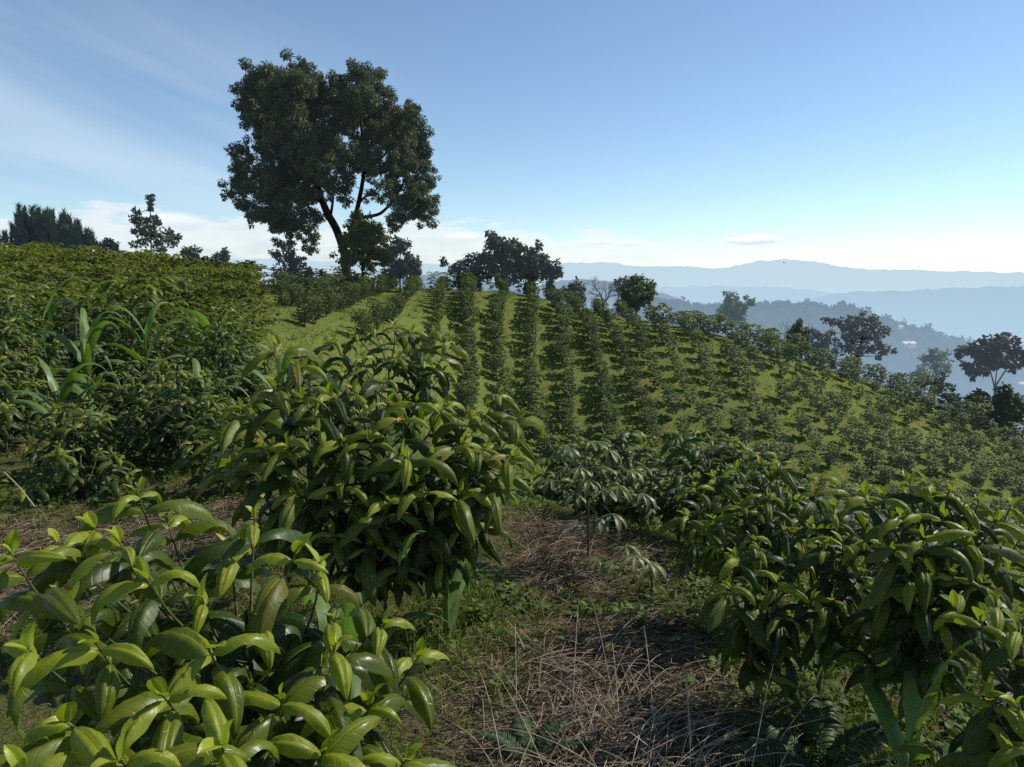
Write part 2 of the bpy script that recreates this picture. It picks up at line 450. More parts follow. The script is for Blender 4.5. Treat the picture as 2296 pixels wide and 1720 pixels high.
# ------------------------------------------------------------------ distant hills
def hill_mat(name, base, hz, fac_top, fac_low, z0, z1, scale):  # emissive haze painted into the slope, thicker toward its foot
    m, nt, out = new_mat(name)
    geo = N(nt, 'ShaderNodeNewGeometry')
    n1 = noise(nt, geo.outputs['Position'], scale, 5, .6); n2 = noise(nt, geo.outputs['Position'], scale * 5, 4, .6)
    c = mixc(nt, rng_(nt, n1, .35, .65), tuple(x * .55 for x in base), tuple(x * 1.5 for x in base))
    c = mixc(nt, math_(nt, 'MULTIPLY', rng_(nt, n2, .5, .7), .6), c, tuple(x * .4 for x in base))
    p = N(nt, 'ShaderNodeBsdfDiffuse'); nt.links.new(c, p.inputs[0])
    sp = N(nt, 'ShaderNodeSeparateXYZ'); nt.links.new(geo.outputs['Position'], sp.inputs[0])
    res = mix_haze_glow(nt, p.outputs[0], hz, rng_(nt, sp.outputs[2], z0, z1, fac_low, fac_top))
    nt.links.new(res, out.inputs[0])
    return m


def make_hill(name, ridge, Y0, mat, depth, drop, rough, seed, back=None):
    """ridge: (dx,dy) survey points of the skyline, at distance Y0"""
    rd = np.array(ridge, float)
    w = at(rd[:, 0], rd[:, 1], Y0)
    n = 460
    x = np.linspace(w[0, 0], w[-1, 0], n)
    zr = np.interp(x, w[:, 0], w[:, 2])
    k = np.ones(7) / 7
    zr = np.convolve(np.pad(zr, 3, 'edge'), k, 'valid')
    zr = zr + Y0 * ((vnoise(x / Y0 * 60, x * 0 + seed, seed) - .5) * .0022 + (vnoise(x / Y0 * 190, x * 0 + seed, seed + 2) - .5) * .0016)
    s = np.r_[np.linspace(-1, 0, 26), np.linspace(0, 1, 14)[1:]]
    X, S = np.meshgrid(x, s)
    Zr = zr[None] + 0 * S
    f = np.abs(S)
    ns = (vnoise(X / rough, S * depth / rough, seed) - .5) * 2 + (vnoise(X / rough * 3, S * depth / rough * 3, seed + 1) - .5)
    Yv = Y0 + np.where(S < 0, S * depth, S * depth * .8) + ns * rough * .2 * np.minimum(1, f * 3)
    Z = Zr - drop * f ** 1.15 + ns * drop * .10 * np.minimum(1, f * 4)
    V = np.stack([X, Yv, Z], -1).reshape(-1, 3)
    i = np.arange(len(s) - 1)[:, None] * n + np.arange(n - 1)[None]
    F = np.stack([i, i + 1, i + n + 1, i + n], -1).reshape(-1, 4)
    mb = MB(); mb.add(V, F)
    tag(mb.build(name, mat), kind='structure')
    def surf(dx, dy):
        """the place on the near slope that shows at (dx,dy)"""
        best = None
        g = V.reshape(len(s), n, 3)[:26]
        q = g.reshape(-1, 3) - EYE
        fy = q[:, 1] * CP - q[:, 2] * SP; fz = q[:, 1] * SP + q[:, 2] * CP
        px = (512 + 768 * q[:, 0] / fy) * 2.16; py = (383.5 - 768 * fz / fy) * 2.16
        e = (px - dx) ** 2 + (py - dy) ** 2
        return g.reshape(-1, 3)[np.argmin(e)]
    return V.reshape(len(s), n, 3), surf


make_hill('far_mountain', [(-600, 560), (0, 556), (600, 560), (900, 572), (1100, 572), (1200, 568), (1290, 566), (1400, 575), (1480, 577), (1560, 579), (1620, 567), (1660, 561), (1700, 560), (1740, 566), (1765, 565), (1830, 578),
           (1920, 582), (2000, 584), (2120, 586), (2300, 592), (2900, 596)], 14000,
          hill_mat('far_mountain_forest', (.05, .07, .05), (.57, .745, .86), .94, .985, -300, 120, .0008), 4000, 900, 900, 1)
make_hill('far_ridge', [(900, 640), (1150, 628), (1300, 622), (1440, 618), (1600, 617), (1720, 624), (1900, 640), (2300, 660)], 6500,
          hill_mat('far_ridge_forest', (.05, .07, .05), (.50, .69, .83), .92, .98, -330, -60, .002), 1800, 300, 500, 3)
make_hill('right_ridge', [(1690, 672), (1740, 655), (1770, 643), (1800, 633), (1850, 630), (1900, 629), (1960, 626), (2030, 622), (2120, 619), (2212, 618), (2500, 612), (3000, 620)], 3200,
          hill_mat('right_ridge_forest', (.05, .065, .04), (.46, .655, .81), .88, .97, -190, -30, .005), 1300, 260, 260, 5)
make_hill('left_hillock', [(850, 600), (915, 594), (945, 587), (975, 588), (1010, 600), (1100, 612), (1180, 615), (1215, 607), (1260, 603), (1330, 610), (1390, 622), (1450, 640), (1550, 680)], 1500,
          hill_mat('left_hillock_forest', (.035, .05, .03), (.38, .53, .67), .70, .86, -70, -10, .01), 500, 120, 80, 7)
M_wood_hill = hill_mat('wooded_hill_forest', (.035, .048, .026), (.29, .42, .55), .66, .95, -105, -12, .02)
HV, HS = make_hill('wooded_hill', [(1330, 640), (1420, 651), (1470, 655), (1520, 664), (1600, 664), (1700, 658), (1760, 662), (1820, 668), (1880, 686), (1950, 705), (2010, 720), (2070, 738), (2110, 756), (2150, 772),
           (2230, 800), (2330, 850), (2500, 920)], 720, M_wood_hill, 330, 130, 50, 9)

# ridge-top woods (uncountable mass of tree crowns on the wooded hill)
def make_woods():
    mb = MB()
    k = 1500
    row = np.where(R.random(k) < .45, 25, R.integers(6, 26, k)); c = R.integers(0, HV.shape[1], k)
    P = HV[row, c] + np.c_[R.normal(0, 3, k), R.normal(0, 5, k), np.zeros(k)]
    h = R.uniform(2.0, 5.0, k) * (1 + .7 * (R.random(k) < .08))
    for q, hh in zip(P, h):
        n = 16
        v = nz(R.normal(size=(n, 3))) * R.uniform(.3, 1, (n, 1)) * np.array([hh * .5, hh * .5, hh * .5]) + q + np.array([0, 0, hh * .35])
        place(mb, T_D, v, R.normal(size=(n, 3)), R.normal(size=(n, 3)), hh * .5, wid=1.7)
    o = mb.build('woods', M_wood_hill)
    tag(o, 'hazy woodland of small trees on the blue ridge behind the plantation', 'woods', kind='stuff')


make_woods()

# white farm buildings on the wooded hill
M_wall = bark_mat('whitewash', (.72, .72, .70), (.82, .82, .80), 2, (.7, .8, .88), .25)  # whitewash and roof both carry a share of painted haze glow
M_roof = bark_mat('tin_roof', (.55, .56, .58), (.75, .76, .78), 2, (.7, .8, .88), .3)


def house(dx, dy, w, label):
    p = HS(dx, dy)
    t = thing('farm_house', label, 'house', p, 'white farm buildings on the far wooded hill')
    d, h = w * .6, 3.2
    mb = MB()
    b = np.array([(-w / 2, -d / 2, -2), (w / 2, -d / 2, -2), (w / 2, d / 2, -2), (-w / 2, d / 2, -2)])
    top = b + np.array([0, 0, 2 + h])
    mb.add(np.r_[b, top], [(0, 1, 5, 4), (1, 2, 6, 5), (2, 3, 7, 6), (3, 0, 4, 7)])
    mb.build('wall', M_wall, t, smooth_=False)
    mb = MB()
    e = .4
    V = np.array([(-w / 2 - e, -d / 2 - e, h), (w / 2 + e, -d / 2 - e, h), (w / 2 + e, d / 2 + e, h), (-w / 2 - e, d / 2 + e, h), (-w / 2 - e, 0, h + 1.8), (w / 2 + e, 0, h + 1.8)])
    mb.add(V, [(0, 1, 5, 4), (2, 3, 4, 5)]); mb.add(V, [(3, 0, 4), (1, 2, 5)])
    mb.build('roof', M_roof, t, smooth_=False)


house(1958, 752, 9.5, 'longest white building on the far wooded hill, between two trees')
house(1944, 714, 3.5, 'small white hut high on the far wooded hill, above the long building')
house(1737, 712, 3, 'tiny white hut on the far hill beside the dark shrub')
house(2206, 838, 6, 'white hut low in the valley beyond the umbrella tree')


# ------------------------------------------------------------------ coffee plants grown from shoots
def shoot_leaves(mb, path, LL, tpl, ytpl, space, start=.25, young_sunlit=.25, droop=.0, wid=1., tipcol=1.0, dark=0.):
    seg = np.linalg.norm(np.diff(path, axis=0), axis=1); s = np.r_[0, np.cumsum(seg)]; tot = s[-1]
    k = max(2, int((1 - start) * tot / space))
    q = tot - .006 - np.r_[0, .014, .014 + .03 + (tot * (1 - start) - .05) * np.linspace(0, 1, max(1, k - 1)) ** 1.12]
    q = np.maximum(q, tot * start * .6); k = len(q)
    tg = nz(np.gradient(path, axis=0))
    P = np.stack([np.interp(q, s, path[:, i]) for i in range(3)], 1); A = nz(np.stack([np.interp(q, s, tg[:, i]) for i in range(3)], 1))
    up = np.array([0, 0, 1.0])
    h = nz(np.cross(A, up) + 1e-4)
    v = np.cross(h, A)
    a0 = R.uniform(0, 6.28)
    Ps, Ds, Ls, Ys = [], [], [], []
    for i in range(k):
        frac = i / max(1, k - 1)
        vert = abs(A[i, 2])
        an = (a0 + (i % 2) * 1.571 + R.normal(0, .25)) if vert > .55 else R.normal(0, .35)
        if i == 0:
            young, sc_, ph = 1., .27, R.uniform(.35, .7)
        elif i == 1:
            young, sc_, ph = .78, .70, R.uniform(.9, 1.2)
        else:
            young, sc_, ph = max(0, young_sunlit * 1.6 * (1 - frac * 1.7)), 1., R.uniform(.9, 1.3)  # young tint, raised so the upper leaves look sunlit
        for sg in (1, -1):
            if i > 1 and R.random() < .20: continue
            d = math.cos(ph) * A[i] + math.sin(ph) * sg * (math.cos(an) * h[i] + math.sin(an) * v[i])
            d = d + R.normal(0, .13, 3)
            if i > 0: d[2] = d[2] * .35 - droop * (.2 + frac) * .9 + R.uniform(-.22, .12)
            Ps.append(P[i]); Ds.append(d); Ls.append(LL * sc_ * R.uniform(.62, 1.2)); Ys.append(np.clip(young * tipcol + R.normal(0, .06), 0, 1 if i == 0 else .84))
    Ps = np.array(Ps); Ds = nz(np.array(Ds)); Ls = np.array(Ls); Ys = np.array(Ys)
    Nn = up + R.normal(0, .18, Ps.shape); Nn = Nn + (np.abs(Ds[:, 2:3]) > .93) * h[0] * .7
    yq = Ys > .845
    place(mb, ytpl, Ps[yq], Ds[yq], Nn[yq], Ls[yq], Ys[yq], wid=wid)
    place(mb, tpl, Ps[~yq], Ds[~yq], Nn[~yq], Ls[~yq], Ys[~yq], wid=wid)


def coffee_plant(label, base, tips, LL, tpl, ytpl, mat, space, stem_r=.012, group=None, droop=.3, young_sunlit=.3, extra=0, sides=6, zlow=.25, start=.25, exlow=.3, name='coffee_plant', wid=1.):
    """base (x,y); tips world points of the shoots"""
    base = np.array([base[0], base[1], float(gz(base[0], base[1])) - .03])
    tips = np.asarray(tips, float)
    top = np.array([tips[:, 0].mean() * .6 + base[0] * .4, tips[:, 1].mean() * .6 + base[1] * .4, base[2] + (tips[:, 2].max() - base[2]) * .86])
    t = thing(name, label, 'coffee plant', base, group)
    H = top[2] - base[2]
    trunk = bez(base, base + np.array([R.normal(0, .03), R.normal(0, .03), H * .55]), top, 12)
    st = MB(); fo = MB()
    tube(st, trunk, np.linspace(stem_r, stem_r * .4, 12), sides)
    lst = list(tips)
    for _ in range(extra):   # inner shoots that thicken the plant below its outer tips
        q = tips[R.integers(len(tips))]
        f = R.uniform(.35, .85)
        lst.append(np.array([top[0] + (q[0] - top[0]) * f + R.normal(0, .06), top[1] + (q[1] - top[1]) * f + R.normal(0, .1), base[2] + max(exlow * H, (q[2] - base[2]) * R.uniform(exlow + .1, .92))]))
    for j, q in enumerate(lst):
        hd = math.hypot(q[0] - top[0], q[1] - top[1])
        za = np.clip(q[2] - base[2] - hd * .75 - R.uniform(.05, .2), zlow * H, .95 * H)
        f = np.clip(za / H, 0, 1) * 11
        i0 = int(min(10, f)); a = trunk[i0] + (trunk[i0 + 1] - trunk[i0]) * (f - i0)
        c = a + (q - a) * np.array([.65, .65, .35]) + R.normal(0, .02, 3)
        path = bez(a, c, q, 10)
        tube(st, path, np.linspace(stem_r * .45, stem_r * .16, 10), 5)
        shoot_leaves(fo, path, LL * (1 if j < len(tips) else .95), tpl, ytpl, space, start=start, young_sunlit=young_sunlit if j < len(tips) else .0, droop=droop, tipcol=1. if j < len(tips) else .3, wid=wid)
    st.build('stem', M_stem if stem_r < .011 else M_wood, t, off=base)
    fo.build('foliage', mat, t, off=base)
    return t


def tipset(L):
    a = np.array(L, float)
    return at(a[:, 0], a[:, 1], a[:, 2])


# large glossy plant in the lower left corner
FRONT = [(295, 1055, 1.45), (200, 1135, 1.36), (255, 1165, 1.28), (120, 1165, 1.27), (20, 1190, 1.16), (312, 1245, 1.14), (360, 1120, 1.5), (550, 1115, 1.4), (640, 1190, 1.27), (500, 1190, 1.42),
         (690, 1215, 1.3), (835, 1345, 1.27), (905, 1415, 1.33), (725, 1390, 1.12), (450, 1400, 1.02), (205, 1385, 1.0), (60, 1400, .97), (350, 1500, .92), (610, 1510, 1.0), (800, 1520, 1.12), (140, 1560, .86),
         (480, 1610, .86), (700, 1620, .96), (435, 1285, 1.22), (570, 1330, 1.2), (130, 1290, 1.15), (260, 1640, .82), (40, 1660, .8), (880, 1640, 1.05)]
coffee_plant('large glossy coffee plant with bright yellow-green arching leaves, closest to the viewer', (-.42, 1.42), tipset(FRONT), .158, T_A, T_Y, M_front, .052, .0095, droop=.42, young_sunlit=.42, extra=9, start=.25, wid=1.15)

# tall plant in the middle
CENTRE = [(600, 745, 3.6), (640, 790, 3.5), (520, 880, 3.4), (590, 835, 3.4), (480, 935, 3.5), (560, 965, 3.2), (650, 860, 3.3), (710, 850, 3.5), (765, 845, 3.5), (830, 820, 3.7), (900, 865, 3.3), (870, 905, 3.2),
          (960, 870, 3.6), (1080, 850, 3.7), (1125, 905, 3.5), (1020, 900, 3.5), (1110, 985, 3.3), (1050, 965, 3.3), (1000, 960, 3.3), (940, 990, 3.2), (880, 985, 3.1), (800, 955, 3.15), (740, 950, 3.2), (690, 930, 3.2),
          (620, 960, 3.2), (570, 1060, 3.3), (500, 1010, 3.4), (640, 1060, 3.1), (740, 1050, 3.05), (840, 1080, 3.0), (920, 1060, 3.1), (1000, 1060, 3.2), (1060, 1050, 3.3), (720, 1150, 3.1), (800, 1180, 3.1), (900, 1150, 3.15),
          (960, 1210, 3.3), (850, 1250, 3.2), (760, 1240, 3.2), (1000, 1140, 3.3), (660, 890, 3.7), (780, 900, 3.7), (840, 870, 3.4)]
coffee_plant('tall dense coffee plant with dark drooping leaves, standing alone beside the straw-covered path', (-.62, 3.6), tipset(CENTRE), .25, T_A, T_Y, M_near, .066, .015, droop=.62, young_sunlit=.48, extra=14, start=.3)
BEHIND = [(720, 735, 4.6), (765, 718, 4.7), (805, 706, 4.8), (850, 702, 4.8), (890, 712, 4.8), (938, 714, 4.7), (972, 735, 4.6), (700, 790, 4.6), (860, 770, 4.5), (920, 780, 4.5), (780, 770, 4.5), (960, 800, 4.6), (830, 740, 5.0), (900, 745, 5.0), (740, 800, 4.6)]
coffee_plant('coffee plant with orange-tipped shoots rising just behind the tall central plant', (-.78, 4.75), tipset(BEHIND), .20, T_A, T_Y, M_near, .064, .013, droop=.6, young_sunlit=.25, extra=6, start=.3)

# right-hand clump
RIGHT = [
    ('dark coffee plant with reddish young tips, rearmost of the right-hand clump', (1.28, 3.6), .125, 12,
     [(1500, 1050, 3.5), (1540, 1030, 3.6), (1590, 1010, 3.6), (1640, 1000, 3.7), (1690, 992, 3.7), (1740, 1005, 3.7), (1775, 1030, 3.6), (1480, 1110, 3.4), (1540, 1120, 3.3), (1600, 1090, 3.3), (1660, 1070, 3.3), (1720, 1080, 3.4), (1700, 1140, 3.3), (1620, 1160, 3.2), (1560, 1190, 3.2)]),
    ('low coffee plant with bare trunk at the path edge, front of the right-hand clump', (.93, 2.72), .125, 8,
     [(1590, 1200, 2.6), (1640, 1180, 2.7), (1575, 1265, 2.5), (1680, 1250, 2.5), (1740, 1200, 2.7), (1640, 1300, 2.6), (1760, 1290, 2.5), (1600, 1420, 2.6), (1700, 1330, 2.5)]),
    ('coffee plant with thin bare stem in the middle of the right-hand clump', (1.19, 2.82), .13, 10,
     [(1760, 1060, 2.9), (1800, 1100, 2.8), (1850, 1080, 2.9), (1820, 1170, 2.6), (1880, 1160, 2.6), (1780, 1180, 2.6), (1860, 1240, 2.55), (1800, 1290, 2.5), (1900, 1310, 2.5), (1750, 1130, 2.8)]),
    ('bushiest coffee plant with bright lime top leaves in the right-hand clump', (1.36, 2.45), .132, 16,
     [(1865, 1070, 2.5), (1905, 1070, 2.5), (1965, 1040, 2.55), (2005, 1045, 2.5), (2050, 1060, 2.45), (2085, 1085, 2.4), (2115, 1080, 2.5), (2155, 1120, 2.4), (2185, 1090, 2.6), (1950, 1115, 2.3), (2040, 1115, 2.3), (2000, 1160, 2.2), (1930, 1185, 2.25),
      (2090, 1170, 2.25), (2165, 1200, 2.25), (1980, 1250, 2.2), (2060, 1240, 2.2), (1920, 1270, 2.3), (2120, 1260, 2.2), (2010, 1330, 2.25), (2210, 1150, 2.5)]),
    ('coffee plant half cut off by the picture edge beside the maize shoot', (1.32, 1.72), .125, 8,
     [(2060, 1310, 1.8), (2150, 1295, 1.75), (2120, 1340, 1.7), (2200, 1350, 1.65), (2230, 1300, 1.8), (2170, 1420, 1.65), (2140, 1510, 1.6), (2200, 1520, 1.55), (2220, 1600, 1.5), (2180, 1620, 1.5)]),
]
for lb, b, LL, ex, tips in RIGHT:
    coffee_plant(lb, b, tipset(tips), LL * 1.42, T_A, T_Y, M_near, .056, .014, droop=.6, young_sunlit=.46, extra=ex // 2 + 3, start=.22, exlow=.52, zlow=.42, group='coffee plants in the right-hand clump')


def dome_tips(x, y, h, w, n, low=.35):
    a = R.uniform(0, 6.28, n); r = np.sqrt(R.random(n))
    z0 = float(gz(x, y))
    return np.stack([x + w * r * np.cos(a), y + w * r * np.sin(a), z0 + h * (1 - (1 - low) * r ** 2.2) * R.uniform(.85, 1.03, n)], 1)


MIDS = [  # x, y, height, half-width, tips, label
    (1.35, 5.2, .95, .55, 26, 'coffee plant behind the cassava, between it and the dark right-hand clump'),
    (1.95, 6.3, 1.0, .6, 24, 'coffee plant partly hidden behind the dark reddish-tipped plant'),
    (1.15, 7.0, 1.0, .55, 24, 'coffee plant straight behind the cassava at the foot of the path'),
    (2.1, 8.2, 1.0, .6, 24, 'farther coffee plant in line behind the cassava, before the valley'),
    (-3.55, 6.1, .6, .42, 18, 'low leafy coffee plant at the foot of the pale maize, on its path side'),
    (-4.7, 7.0, .85, .5, 20, 'coffee plant crowding the pale maize from the left edge'),
    (-3.75, 7.7, .9, .5, 20, 'coffee plant filling the gap between the two largest maize plants'),
    (-3.1, 6.9, .7, .42, 18, 'small coffee plant right of the pale maize, behind the low seedling'),
    (.82, 5.7, .78, .45, 20, 'coffee plant right behind the cassava stem'),
    (.5, 7.7, .95, .5, 20, 'coffee plant beyond the cassava, closing the end of the path'),
    (1.5, 4.5, .8, .42, 18, 'low coffee plant squeezed between cassava and the dark reddish-tipped plant'),
    (2.6, 4.6, .95, .5, 20, 'coffee plant behind the bushiest lime-topped plant'),
    (-4.35, 5.9, 1.3, .42, 26, 'coffee plant at the left edge beside the leaning dry stick'),
    (-5.1, 7.5, 1.5, .6, 30, 'tall coffee plant at the left edge behind the stick'),
    (-2.76, 6.3, .95, .5, 24, 'small coffee plant to the right of the pale maize plant'),
    (-3.3, 7.5, .9, .45, 20, 'small coffee plant behind the pale maize plant'),
    (-3.1, 8.3, 1.3, .65, 34, 'rounded dark coffee plant with glinting leaves left of the central plant'),
    (-2.3, 8.6, 1.15, .55, 24, 'coffee plant between the dark rounded plant and the orange-tipped one'),
    (-3.05, 5.35, .42, .4, 12, 'low coffee seedling with large hanging leaves in front of the maize'),
    (-2.05, 5.5, .75, .35, 14, 'small coffee plant tucked against the left flank of the central plant'),
    (-5.0, 10.0, 1.2, .6, 26, 'coffee plant behind the maize row'),
    (-5.5, 8.4, 1.4, .65, 28, 'coffee plant at the left border above the maize leaves'),
]
for x, y, h, w, n, lb in MIDS:
    coffee_plant(lb, (x, y), dome_tips(x, y, h, w, n), .19, T_B, T_B, M_mid, .055, .013, droop=.4, young_sunlit=.25, extra=14, start=.25, group='coffee plants around the clearing')


# ------------------------------------------------------------------ hillside coffee bushes
def bush_mesh(h, w, nleaf, tpl, LL, seed, young_sunlit_top=.35):
    global R
    keep = R; R = np.random.default_rng(seed)
    fo, st = MB(), MB()
    nb = 34
    tube(st, np.array([(0, 0, -.25), (0, 0, h * .5), (.02, .01, h * .9)]), np.array([.03, .022, .008]), 5)
    per = max(4, nleaf // nb)
    Ps, Ds, Ys, Ls = [], [], [], []
    sk = R.normal(0, .12, 2)
    for b in range(nb):
        f = (b + .5) / nb
        z = h * (.10 + .86 * f)
        az = b * 2.4 + R.normal(0, .3)
        ln = w * (math.sin(math.pi * (.18 + .72 * (1 - f) ** .8)) ** .7) * R.uniform(.7, 1.15) * (.45 if f > .93 else 1)
        d = np.array([math.cos(az), math.sin(az), 0])
        a = np.array([0, 0, z - .1 * ln]); e = a + d * ln + np.array([sk[0] * z, sk[1] * z, ln * R.uniform(.05, .35) + .06])
        c = (a + e) / 2 + np.array([0, 0, .12 * ln + .04])
        p = bez(a, c, e, 6)
        if b % 2 == 0: tube(st, p, np.linspace(.009, .004, 6), 3)
        k = per
        q = .22 + .8 * R.random(k) ** .75
        i0 = np.clip((q * 5).astype(int), 0, 4); P = p[i0] + (p[i0 + 1] - p[i0]) * (q * 5 - i0)[:, None]
        sd = np.array([-d[1], d[0], 0]); sg = np.where(R.random(k) < .5, 1, -1)
        D = d * .55 + sg[:, None] * sd * R.uniform(.5, 1, k)[:, None] + R.normal(0, .22, (k, 3)); D[:, 2] -= R.uniform(-.1, .35, k)
        Ps.append(P); Ds.append(D); Ls.append(LL * R.uniform(.75, 1.2, k)); Ys.append(np.clip((f - .55) * 2.2 * young_sunlit_top * R.uniform(.3, 1.6, k) + (q > .92) * .25 * f, 0, .9))  # young tint toward the top doubles as painted sunlight on the bush
    P = np.concatenate(Ps); D = np.concatenate(Ds)
    place(fo, tpl, P, D, np.array([0, 0, 1.]) + R.normal(0, .3, P.shape), np.concatenate(Ls), np.concatenate(Ys))
    # upright young sprays on top, tint raised as if sunlit
    k = 14
    a = R.uniform(0, 6.28, k); r = w * .35 * np.sqrt(R.random(k))
    P = np.c_[r * np.cos(a) + sk[0] * h, r * np.sin(a) + sk[1] * h, np.full(k, h * .95) * R.uniform(.9, 1.03, k)]
    place(fo, tpl, P, np.c_[np.cos(a), np.sin(a), R.uniform(.3, 1.2, k)], np.array([0, 0, 1.]) + R.normal(0, .2, P.shape), LL * .8, R.uniform(.3, .8, k) * young_sunlit_top * 2)
    R = keep
    return fo, st


PROTO = {}
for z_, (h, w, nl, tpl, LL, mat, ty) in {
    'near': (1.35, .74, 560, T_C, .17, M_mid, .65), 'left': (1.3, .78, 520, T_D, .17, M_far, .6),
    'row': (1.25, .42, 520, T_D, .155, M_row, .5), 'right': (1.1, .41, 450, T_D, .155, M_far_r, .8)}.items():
    PROTO[z_] = []
    for i in range(5):
        fo, st = bush_mesh(h * (.9 + .05 * i), w, nl, tpl, LL, 100 + i + len(z_) * 17, ty)
        PROTO[z_].append((fo, st, fo.data('foliage', mat), st.data('stem', M_wood), mat))


def left_edge(y):
    return -3.6 - np.maximum(0, y - 10) * .318


cand = []   # zone, x, y, row, order
# left thicket
for yy in np.arange(9.3, 50, 1.28):
    off = R.uniform(0, 1.3)
    for xx in np.arange(-40, 0, 1.28):
        x = xx + off + R.normal(0, .16); y = yy + R.normal(0, .2)
        if x > left_edge(y) or x < -.70 * y - 1.2: continue
        if min(math.hypot(x - a_, y + .35 - b_) for a_, b_ in ((-4.0, 6.7), (-4.45, 8.0), (-4.45, 9.3), (-3.6, 9.3), (-5.5, 9.0))) < 1.0: continue
        cand.append(['near' if y < 17 else 'left', x, y, -1, 0])
# hillside rows running up to the crest
rows = np.r_[-14.6, -12.5, -10.4, -8.3, -6.3, -4.3, -2.35, -.5, np.arange(1.3, 40, 1.8)]
for k, rx in enumerate(rows):
    y = 57.5 + R.uniform(-.4, .4)
    order = 0
    while y > 13:
        x = rx + (y - 40) * -.02 + R.normal(0, .09) + .25 * math.sin(y * .23 + k)
        sp_ = .98 if x < 8 else 1.48
        ymin = 32 if x < 9 else 22
        gap = R.random() < (.03 if x < 8 else .05)
        if x < left_edge(y) + 1.0 or x > .71 * y + 1.5: y -= sp_; continue
        if y < ymin + 1.5 * math.sin(x): break
        if x < -2.5 and y < 29: break
        if not gap:
            order += 1
            cand.append(['row' if x < 8.5 else 'right', x, y, k, order])
        y -= sp_ * R.uniform(.85, 1.2)
# bushes along the crest line behind the rows
for x in np.arange(-28, 2, 1.5):
    y = 54.5 + R.normal(0, .5) if x > -13 else 47 + (x + 28) * .4 + R.normal(0, .6)
    cand.append(['left', x + R.normal(0, .2), y, -2, 0])

cx = np.array([c[1] for c in cand]); cy = np.array([c[2] for c in cand])
czs = gz(cx, cy)
near_order = np.argsort(cy)
indiv = set(near_order[:296].tolist())
ONES = ['', 'first', 'second', 'third', 'fourth', 'fifth', 'sixth', 'seventh', 'eighth', 'ninth', 'tenth', 'eleventh', 'twelfth', 'thirteenth', 'fourteenth', 'fifteenth', 'sixteenth', 'seventeenth', 'eighteenth', 'nineteenth']
TENS = {2: ('twenty', 'twentieth'), 3: ('thirty', 'thirtieth'), 4: ('forty', 'fortieth')}


def ordinal(n):
    if n < 20: return ONES[n]
    a, b = TENS[n // 10]
    return a + '-' + ONES[n % 10] if n % 10 else b


row_len = {}
for c in cand:
    if c[3] >= 0: row_len[c[3]] = max(row_len.get(c[3], 0), c[4])
row_ids = sorted({c[3] for c in cand if c[3] >= 0 and c[0] == 'row'})
rest = {}
for i, (zone, x, y, k, order) in enumerate(cand):
    v = R.integers(0, 5); rz = R.uniform(0, 6.28); s = R.uniform(.88, 1.12) * (1.12 if zone == 'left' and y > 30 else 1)
    if zone == 'row': s *= R.uniform(.85, 1.15) * (1.08 if x < -1 else 1)
    if zone == 'right': s *= R.uniform(.75, 1.3)
    if x < -3 and zone == 'row': s *= .8
    if y > 52 and zone == 'row': s *= .85
    if y > 51 and zone == 'right': s *= R.uniform(1., 1.45)
    if zone in ('left', 'near'): s *= R.uniform(.78, 1.04)
    if zone in ('row', 'right') and R.random() < .08: s *= .6
    z = czs[i]
    if i not in indiv:
        rest.setdefault(zone, []).append((v, x, y, z, rz, s)); continue
    if zone == 'near':
        lab, grp = 'leafy coffee bush in the dense thicket just behind the maize plants', 'coffee bushes in the thicket behind the maize'
    elif zone == 'left' and k == -1:
        if y > 33: lab, grp = 'coffee bush in the thicket below the skyline, left of the big tree', 'coffee bushes under the left skyline'
        else: lab, grp = 'coffee bush in the unbroken thicket halfway up the left slope', 'coffee bushes halfway up the left slope'
    elif zone == 'left':
        lab, grp = 'coffee bush on the crest line around the foot of the big tree', 'coffee bushes along the crest'
    elif zone == 'row':
        lab = f'coffee bush in the {ordinal(row_ids.index(k) + 1)} hillside row from the left, {ordinal(row_len[k] - order + 1)} from its lower end'; grp = 'coffee bushes in the grassy hillside rows'
    else:
        if y < 30: lab, grp = 'small coffee bush low on the right slope, just above the lime-topped plants', 'small coffee bushes low on the right slope'
        else: lab, grp = 'small coffee bush high on the right slope, below the crest trees', 'small coffee bushes high on the right slope'
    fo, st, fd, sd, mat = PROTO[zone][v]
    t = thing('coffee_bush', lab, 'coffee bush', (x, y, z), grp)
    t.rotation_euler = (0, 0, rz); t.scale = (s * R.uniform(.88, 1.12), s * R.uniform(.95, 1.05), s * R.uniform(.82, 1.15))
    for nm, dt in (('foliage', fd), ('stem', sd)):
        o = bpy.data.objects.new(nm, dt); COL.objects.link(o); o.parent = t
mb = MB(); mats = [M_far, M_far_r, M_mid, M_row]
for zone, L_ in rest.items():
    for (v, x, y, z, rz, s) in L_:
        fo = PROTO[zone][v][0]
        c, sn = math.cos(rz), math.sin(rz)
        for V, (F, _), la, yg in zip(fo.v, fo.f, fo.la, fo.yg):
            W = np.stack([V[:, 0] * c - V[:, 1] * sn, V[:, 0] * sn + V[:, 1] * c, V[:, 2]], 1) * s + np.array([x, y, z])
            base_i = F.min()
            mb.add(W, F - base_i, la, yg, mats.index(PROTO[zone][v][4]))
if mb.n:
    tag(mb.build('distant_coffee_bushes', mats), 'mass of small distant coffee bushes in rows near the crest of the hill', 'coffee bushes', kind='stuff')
print('bushes', len(cand), 'stuff', sum(len(v) for v in rest.values()))


